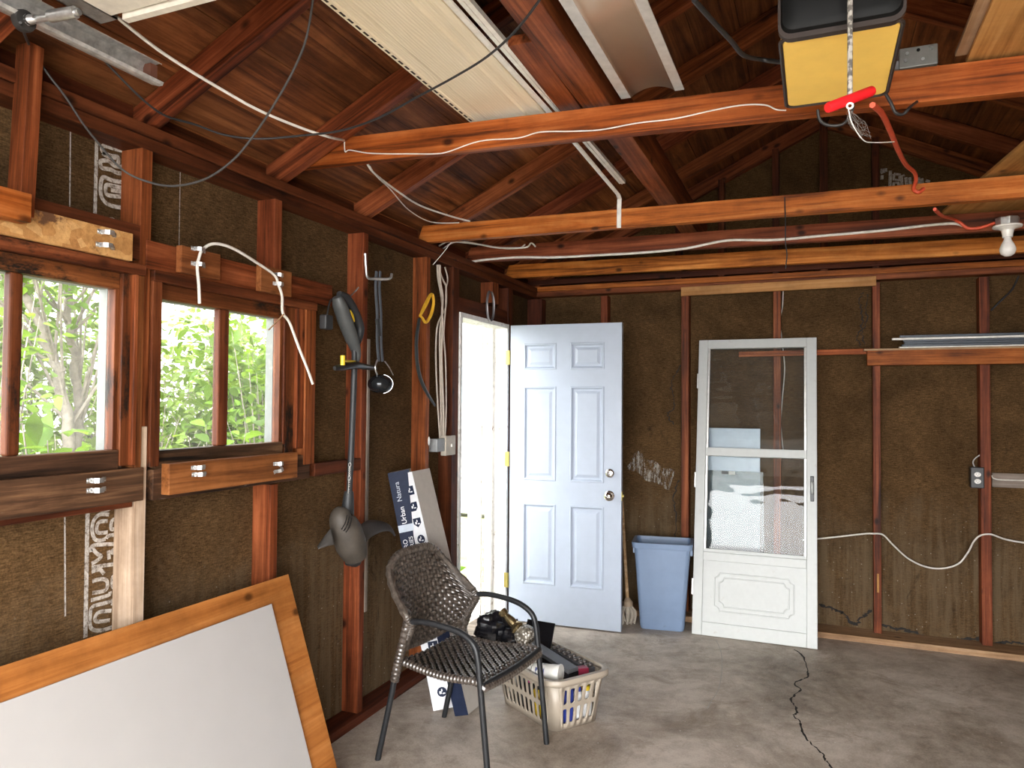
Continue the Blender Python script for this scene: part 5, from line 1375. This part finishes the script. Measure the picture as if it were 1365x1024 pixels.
# brass lamp with cut-glass base, lying on top
root = thing('brass_lamp', 'small brass lamp with a cut glass end lying on the black bags', 'lamp', P(695, 845, d=3.42))
a_, b2 = P(668, 814, d=3.46), P(714, 862, d=3.36)
Mz = axes(b2-a_, (0, 0, 1), a_); Lq = (b2-a_).length
# lathe along local x
Rz = Mz @ Matrix.Rotation(pi/2, 4, 'Y')
AB = plain('antique_brass', (.30, .23, .12), .25, .9, var=.3, scale=50)
MB().lathe([(.002, 0), (.022, .004), (.024, .02), (.014, .032), (.018, .045), (.022, .07), (.020, .09), (.030, .10), (.036, .112), (.030, .120), (.034, .13)], 18, Rz).build('stem', AB, root, smooth=True)
n = NT('cut_glass'); vv = n.new('ShaderNodeTexVoronoi'); vv.inputs['Scale'].default_value = 70.; n.link(n.coord(), vv.inputs['Vector'])
n.col(n.ramp(vv.outputs['Distance'], [(.1, (.75, .72, .66)), (.5, (.16, .14, .11))])); n.set(Roughness=.12, Metallic=.3); n.bump(vv.outputs['Distance'], .8, .01)
MB().lathe([(.034, .125), (.046, .14), (.052, .16), (.050, .185), (.044, .20), (.002, .205)], 20, Rz).build('glass_base', n.m, root, smooth=True)
# long black case with a slanted face
DKC = plain('case_grey', (.07, .072, .078), .4)
root = thing('tool_case', 'long dark grey case lying slanted across the basket contents', 'case', P(735, 880, d=3.33))
p0, p1 = K_(.10, .415, .290), K_(.105, .03, .252); wv_ = K_(.165, .42, .292)-p0
def hexbar(nm, p0, p1, w, dn, mat):
    mb = MB(); dn = V(dn); mb.hexa([p0+dn, p1+dn, p1+w+dn, p0+w+dn, p0, p1, p1+w, p0+w]); return mb.build(nm, mat, root, bevel=.002)
hexbar('lid', p0, p1, wv_, (0, 0, -.018), DKC); hexbar('body', p0+V((.003, .003, -.018)), p1+V((.003, .003, -.018)), wv_*.95, (0, 0, -.05), BAGB)
root = thing('knob_strip', 'dark strip with a row of round knobs beside the slanted case', 'strip', P(775, 880, d=3.40))
p0, p1 = K_(.198, .30, .262), K_(.222, .035, .236); wv_ = K_(.248, .30, .262)-p0
hexbar('strip_body', p0, p1, wv_, (0, 0, -.03), DKC)
KN = plain('knob_brown', (.06, .050, .046), .35, var=.3, scale=60)
for k in range(7):
    for j in (0.25, .75):
        c = p0.lerp(p1, (k+.5)/7)+wv_*j+V((0, 0, .006)); MB().sphere(c, .013, .013, .010, 10).build('knob', KN, root, smooth=True)
root = thing('paper_cup', 'white cup with blue print lying at the front of the basket', 'cup', P(735, 900, d=3.26))
CUPW = plain('cup_white', (.72, .71, .67), .45)
def cup(root, a, b, r0, r1):
    mb = MB(); mb.tube([a, a.lerp(b, .5), b], [r0, .5*(r0+r1), r1], 20); cb_ = mb.build('cup_body', CUPW, root, smooth=True)
    d_ = (b-a).normalized(); mb = MB(); mb.tube([b-d_*.002, b+d_*.004], r1+.003, 20); mb.build('cup_rim', CUPW, cb_, smooth=True)
a_, b2 = K_(-.005, .150, .240), K_(.062, .035, .246)
cup(root, a_, b2, .030, .038)
n = NT('cup_print'); f = n.noise(n.coord((55, 55, 55)), 1., 3, .6); n.col(n.ramp(f, [(.48, (.72, .71, .67)), (.54, (.10, .12, .28))])); n.set(Roughness=.5)
MB().tube([a_.lerp(b2, .15), a_.lerp(b2, .5)], [.0335, .0358], 20, cap=False).build('printed_band', n.m, root, smooth=True)
root = thing('paper_cup', 'plain cream cup lying left of the printed cup in the basket', 'cup', P(706, 893, d=3.36))
cup(root, K_(-.01, .245, .242), K_(.012, .165, .244), .028, .034)
q0 = K_(.200, .045, .226)
o = tag(MB().box(-.028, .028, -.02, .02, -.05, .02, T=Matrix.Translation(q0) @ Matrix.Rotation(.6, 4, 'Z')).build('small_box', plain('maroon', (.20, .012, .035), .4), bevel=.002), 'small maroon box near the right rim of the basket', 'box')
# tins and bottles inside, seen through the slots
def can(name, a, b, r, h, col, cap, label, z=.008):
    root = thing(name, label, 'bottle', K_(a, b, z), group='bottles standing in the laundry basket')
    T = Matrix.Translation(K_(a, b, z))
    MB().lathe([(r*.96, 0), (r, .004), (r, h*.80), (r*.75, h*.86), (r*.5, h*.88)], 18, T).build('body', plain('can_'+name+col[0], col[1], .35), root, smooth=True)
    MB().lathe([(r*.7, h*.86), (r*.7, h), (r*.6, h*1.01), (.001, h*1.01)], 18, T).build('cap', plain('cap_'+cap[0], cap[1], .4), root, smooth=True)
wht = ('white', (.72, .72, .72)); blu = ('blue', (.03, .05, .28)); yel = ('yellow', (.75, .52, .02)); pnk = ('pink', (.55, .06, .25)); blk = ('black', (.02, .02, .02)); gry = ('grey', (.28, .29, .30))
can('spray_can', .045, .035, .028, .17, gry, blk, 'grey can at the near corner inside the basket')
can('spray_can', .105, .032, .028, .19, blu, wht, 'blue can second from the near corner of the basket')
can('spray_can', .165, .036, .027, .16, wht, blu, 'white bottle in the middle of the basket short side')
can('spray_can', .222, .040, .027, .15, wht, yel, 'white bottle with a yellow cap at the basket right corner')
can('spray_can', .04, .10, .030, .18, blk, blu, 'black bottle with a blue cap behind the near slots of the basket long side')
can('spray_can', .04, .17, .028, .15, yel, blk, 'yellow bottle along the basket long side')
can('spray_can', .045, .24, .03, .16, blk, pnk, 'black bottle with a pink cap along the basket long side')
can('spray_can', .05, .32, .033, .17, blk, blk, 'black bottle near the far end of the basket long side')
can('spray_can', .22, .11, .03, .17, yel, yel, 'all yellow bottle at the basket right side')
# ------------------------------------------------------------------ outdoors
GRAVEL = plain('driveway', (.46, .44, .41), .9, var=.15, scale=3)
mb = MB(); mb.box(-3.2, 4.5, -9, -.93, -.14, -.02); tag(mb.build('driveway_ground', GRAVEL, matrix=ID), kind='structure')
n = NT('yard_grass'); f = n.noise(n.coord(), 6, 8, .7); n.col(n.ramp(f, [(.3, (.05, .07, .02)), (.5, (.16, .17, .08)), (.7, (.34, .33, .26))])); n.set(Roughness=.95)
mb = MB(); mb.box(-30, -2.15, -14, 30, -.2, -.06); tag(mb.build('yard_ground', n.m, matrix=ID), kind='structure')
SID = plain('siding_white', (.80, .80, .78), .6)
mb = MB()
for k in range(22): mb.hexa([(-9, 9.0, k*.16), (-2.4, 9.0, k*.16), (-2.4, 9.3, k*.16), (-9, 9.3, k*.16), (-9, 9.018, k*.16+.16), (-2.4, 9.018, k*.16+.16), (-2.4, 9.3, k*.16+.16), (-9, 9.3, k*.16+.16)])
house = thing('house_exterior', 'white sided house wall seen through the open doorway', 'house', (-5, 9.1, 0), kind='structure')
mb.build('siding', SID, house)
MB().box(-4.9, -4.0, 8.95, 9.02, 1.1, 2.1).build('window_trim', PAPER, house)
MB().box(-4.82, -4.08, 8.94, 8.96, 1.18, 2.02).build('window_pane', plain('house_pane', (.32, .42, .46), .1), house)
mb = MB(); mb.hexa([(-9.2, 8.5, 3.5), (-2.2, 8.5, 3.5), (-2.2, 11.5, 5.0), (-9.2, 11.5, 5.0), (-9.2, 8.5, 3.6), (-2.2, 8.5, 3.6), (-2.2, 11.5, 5.1), (-9.2, 11.5, 5.1)]); mb.build('roof', plain('roof_grey', (.2, .19, .18), .9), house)

def leafmat(name, c, tr):
    n = NT(name); f = n.noise(n.coord((2, 2, 2)), 1.7, 3, .5)
    oi = n.new('ShaderNodeNewGeometry'); rnd = oi.outputs['Random Per Island']
    lo = tuple(x*.45 for x in c); hi = tuple(min(1, x*1.5) for x in c)
    cc = n.mix(rnd, lo, hi)
    n.col(cc); n.set(Roughness=.5); n.b.inputs['Specular IOR Level'].default_value = .25
    t = n.new('ShaderNodeBsdfTranslucent'); 
    n.link(n.mix(rnd, tuple(x*.6 for x in tr), tr), t.inputs[0])
    m = n.new('ShaderNodeMixShader'); m.inputs[0].default_value = .45
    n.link(n.b.outputs[0], m.inputs[1]); n.link(t.outputs[0], m.inputs[2]); n.link(m.outputs[0], n.n['Material Output'].inputs[0]); return n.m
LF1 = leafmat('leaf_broad', (.075, .165, .010), (.18, .32, .015)); LF2 = leafmat('leaf_small', (.085, .165, .018), (.18, .30, .025)); LF3 = leafmat('leaf_far', (.13, .20, .04), (.22, .33, .06))
BARK = plain('bark', (.20, .18, .15), .9, var=.4, scale=14, bump=.8)
def leaf(mb, c, d, nrm, Ln, w, curl=.15):
    d = V(d).normalized(); nrm = V(nrm); b = d.cross(nrm)
    if b.length < 1e-4: b = d.orthogonal()
    b.normalize(); n_ = b.cross(d)
    prof = [(0, .02), (.18, .62), (.42, 1.), (.70, .72), (1., .03)]
    vs = []
    for t, k in prof:
        m = V(c)+d*(Ln*t)-n_*(curl*Ln*t*t)
        vs += [m-b*(w/2*k)+n_*(.12*w*k), m, m+b*(w/2*k)+n_*(.12*w*k)]
    mb.add(vs, [(3*i+j, 3*i+j+1, 3*i+4+j, 3*i+3+j) for i in range(4) for j in (0, 1)])
def shrub(name, label, cx, cy, h, rad, nb, nl, Ln, mat, cat='shrub', group=None, z0=-.06, stems=True, seed=0):
    rnd = random.Random(seed); root = thing(name, label, cat, (cx, cy, z0), group=group)
    sm = MB(); lm = MB()
    for i in range(nb):
        a = rnd.uniform(0, 2*pi); r = rad*sqrt(rnd.random()); hh = h*rnd.uniform(.55, 1.)
        p0 = V((cx+.15*rad*cos(a), cy+.15*rad*sin(a), z0)); p2 = V((cx+r*cos(a), cy+r*sin(a), z0+hh)); p1 = p0.lerp(p2, .5)+V((0, 0, .12*h))
        br = catmull([p0, p1, p2], 6); sm.tube(br, [.010*(1-.07*k) for k in range(len(br))], 5)
        for k in range(nl):
            t = rnd.uniform(.25, 1.); q = br[min(len(br)-1, int(t*(len(br)-1)))]
            off = V((rnd.gauss(0, 1), rnd.gauss(0, 1), rnd.gauss(0, .8)))*(.09*rad+.05)
            d = V((rnd.gauss(0, 1), rnd.gauss(0, 1), rnd.gauss(-.15, .5)))
            leaf(lm, q+off, d, (rnd.gauss(0, .4), rnd.gauss(0, .4), 1), Ln*rnd.uniform(.7, 1.25), Ln*rnd.uniform(.5, .7))
    sm.build('stems', BARK, root, smooth=True); lm.build('foliage', mat, root, smooth=True, weld=False)
    return root
G = 'shrubs outside the windows'
shrub('leafy_shrub', 'broad-leaved shrub close outside the near window', -2.95, 2.20, 1.58, .42, 16, 26, .135, LF1, group=G, seed=1)
shrub('leafy_shrub', 'broad-leaved shrub just outside the far window sill', -3.15, 3.25, 1.42, .50, 14, 26, .125, LF1, group=G, seed=2)
shrub('leafy_shrub', 'tall loose shrub at the left edge of the near window', -3.5, 2.15, 2.2, .35, 16, 34, .085, LF2, group=G, seed=3)
shrub('leafy_shrub', 'bushy shrub filling the right of the far window', -3.9, 4.55, 2.2, .6, 22, 40, .085, LF2, group=G, seed=4)
shrub('leafy_shrub', 'pale shrub in the middle of the far window view', -5.0, 4.3, 1.7, 1.0, 22, 42, .075, LF3, group=G, seed=5)
shrub('leafy_shrub', 'pale shrub behind the tree trunks', -6.2, 4.3, 2.4, 1.3, 26, 46, .09, LF3, group=G, seed=6)
shrub('leafy_shrub', 'distant shrub at the far left of the yard', -6.5, 3.0, 2.2, 1.2, 24, 44, .09, LF3, group=G, seed=7)
shrub('leafy_shrub', 'distant shrub beyond the far window', -6.2, 6.0, 2.0, 1.2, 24, 44, .09, LF3, group=G, seed=8)
def tree(label, pts, r0, crown, seed):
    rnd = random.Random(seed); root = thing('tree', label, 'tree', (pts[0][0], pts[0][1], -.06), group='trees outside the near window')
    tr = catmull(pts, 8); n = len(tr)
    tr = [p+V((rnd.gauss(0, .012), rnd.gauss(0, .012), 0)) for p in tr]
    MB().tube(tr, [r0*(1-.55*k/n) for k in range(n)], 12).build('trunk', BARK, root, smooth=True)
    bm_ = MB(); lm = MB(); topp = V(pts[-1])
    for k in range(20):
        s0 = tr[rnd.randint(n//3, n-1)]; e = topp+V((rnd.gauss(0, crown), rnd.gauss(0, crown), rnd.uniform(-.5, 1.2)))
        br = catmull([s0, s0.lerp(e, .5)+V((rnd.gauss(0, .15), rnd.gauss(0, .15), .2)), e], 6); bm_.tube(br, [.013*(1-.1*q) for q in range(len(br))], 6)
        for j in range(90):
            q = br[rnd.randint(4, len(br)-1)]
            leaf(lm, q+V((rnd.gauss(0, .28), rnd.gauss(0, .28), rnd.gauss(0, .22))), (rnd.gauss(0, 1), rnd.gauss(0, 1), rnd.gauss(-.3, .5)), (rnd.gauss(0, .5), rnd.gauss(0, .5), 1), rnd.uniform(.06, .12), rnd.uniform(.04, .065))
    bm_.build('branch', BARK, root, smooth=True); lm.build('foliage', LF2, root, smooth=True, weld=False)
tree('grey-barked leaning tree, left of the pair seen in the near window', [(-5.0, 3.78, -.1), (-5.0, 3.72, 1.0), (-5.0, 3.63, 1.6), (-5.0, 3.47, 2.0), (-5.1, 3.2, 2.6)], .050, .8, 11)
tree('grey-barked upright tree, right of the pair seen in the near window', [(-5.1, 3.85, -.1), (-5.1, 3.84, .9), (-5.1, 3.82, 1.6), (-5.1, 3.75, 2.2), (-5.2, 3.8, 3.0)], .042, .9, 12)
for i, (x, y, h, r, lb) in enumerate(((-7.6, 3.6, 3.4, 1.5, 'tall pale thicket straight behind the two tree trunks'), (-7.4, 6.2, 3.2, 1.5, 'tall pale thicket beyond the left half of the far window'),
        (-7.0, 8.0, 3.2, 1.4, 'tall pale thicket beyond the right half of the far window'), (-8.8, 5.0, 4.0, 1.8, 'tall thicket at the back of the yard between the windows'), (-5.6, 2.9, 2.4, .7, 'thicket at the left edge of the near window'), (-4.6, 5.2, 2.2, .9, 'leafy thicket at the right edge of the far window'))):
    shrub('thicket', lb, x, y, h, r, 44, 62, .12, LF3 if i < 4 else LF2, cat='bush', group='thickets at the back of the yard', seed=40+i)
shrub('doorway_plant', 'small bright green plant outside the doorway', -2.75, 5.1, .62, .12, 5, 8, .09, LF1, 'plant', seed=21)

# ------------------------------------------------------------------ light: sky, sun on the driveway behind
W = bpy.data.worlds.new('world'); S.world = W; W.use_nodes = True
nt = W.node_tree; bg = nt.nodes['Background']
tc = nt.nodes.new('ShaderNodeTexCoord'); sp = nt.nodes.new('ShaderNodeSeparateXYZ'); nt.links.new(tc.outputs['Generated'], sp.inputs[0])
mr = nt.nodes.new('ShaderNodeMapRange'); mr.inputs['From Min'].default_value = .3; mr.inputs['From Max'].default_value = -.9; mr.inputs['To Min'].default_value = SKY_SIDE; mr.inputs['To Max'].default_value = SKY_BACK
mr.interpolation_type = 'SMOOTHSTEP'
nt.links.new(sp.outputs['Y'], mr.inputs['Value']); nt.links.new(mr.outputs['Result'], bg.inputs['Strength'])
bg.inputs['Color'].default_value = (.985, .985, .985, 1)
W.cycles.sampling_method = 'MANUAL' if hasattr(W, 'cycles') else None
W.cycles.sample_map_resolution = 256
sun = bpy.data.lights.new('sun', 'SUN'); so = bpy.data.objects.new('sun', sun); COL.objects.link(so)
sun.energy = SUN_E; sun.angle = radians(6); sun.color = (1., .95, .88)
so.rotation_euler = V((.25, -.62, 1.55)).to_track_quat('Z', 'Y').to_euler()
def portal(name, loc, rot, sx, sy):
    l = bpy.data.lights.new(name, 'AREA'); l.shape = 'RECTANGLE'; l.size = sx; l.size_y = sy; l.cycles.is_portal = True
    o = bpy.data.objects.new(name, l); COL.objects.link(o); o.location = loc; o.rotation_euler = rot
portal('portal_garage_door', (.06, -.93, 1.11), (pi/2, 0, 0), 2.96, 2.22)            # faces +Y
portal('portal_side_door', (SX-.03, .5*(DY0+DY1), DZ/2), (pi/2, 0, -pi/2), DY1-DY0, DZ)
for w in (W1, W2): portal('portal_window', (-2.16, .5*(w[0]+w[1]), .5*(w[2]+w[3])), (pi/2, 0, -pi/2), w[1]-w[0], w[3]-w[2])

S.view_settings.view_transform = 'Standard'; S.view_settings.look = 'None'; S.view_settings.gamma = 1; S.view_settings.use_curve_mapping = False
S.view_settings.exposure = EXPO
S.render.engine = 'CYCLES'
c = S.cycles
c.use_denoising = True
try: c.denoiser = 'OPENIMAGEDENOISE'
except Exception: pass
c.max_bounces = 10; c.diffuse_bounces = 6; c.glossy_bounces = 4; c.transmission_bounces = 6; c.transparent_max_bounces = 16
c.sample_clamp_indirect = 8.0; c.caustics_reflective = False; c.caustics_refractive = False
c.use_adaptive_sampling = False
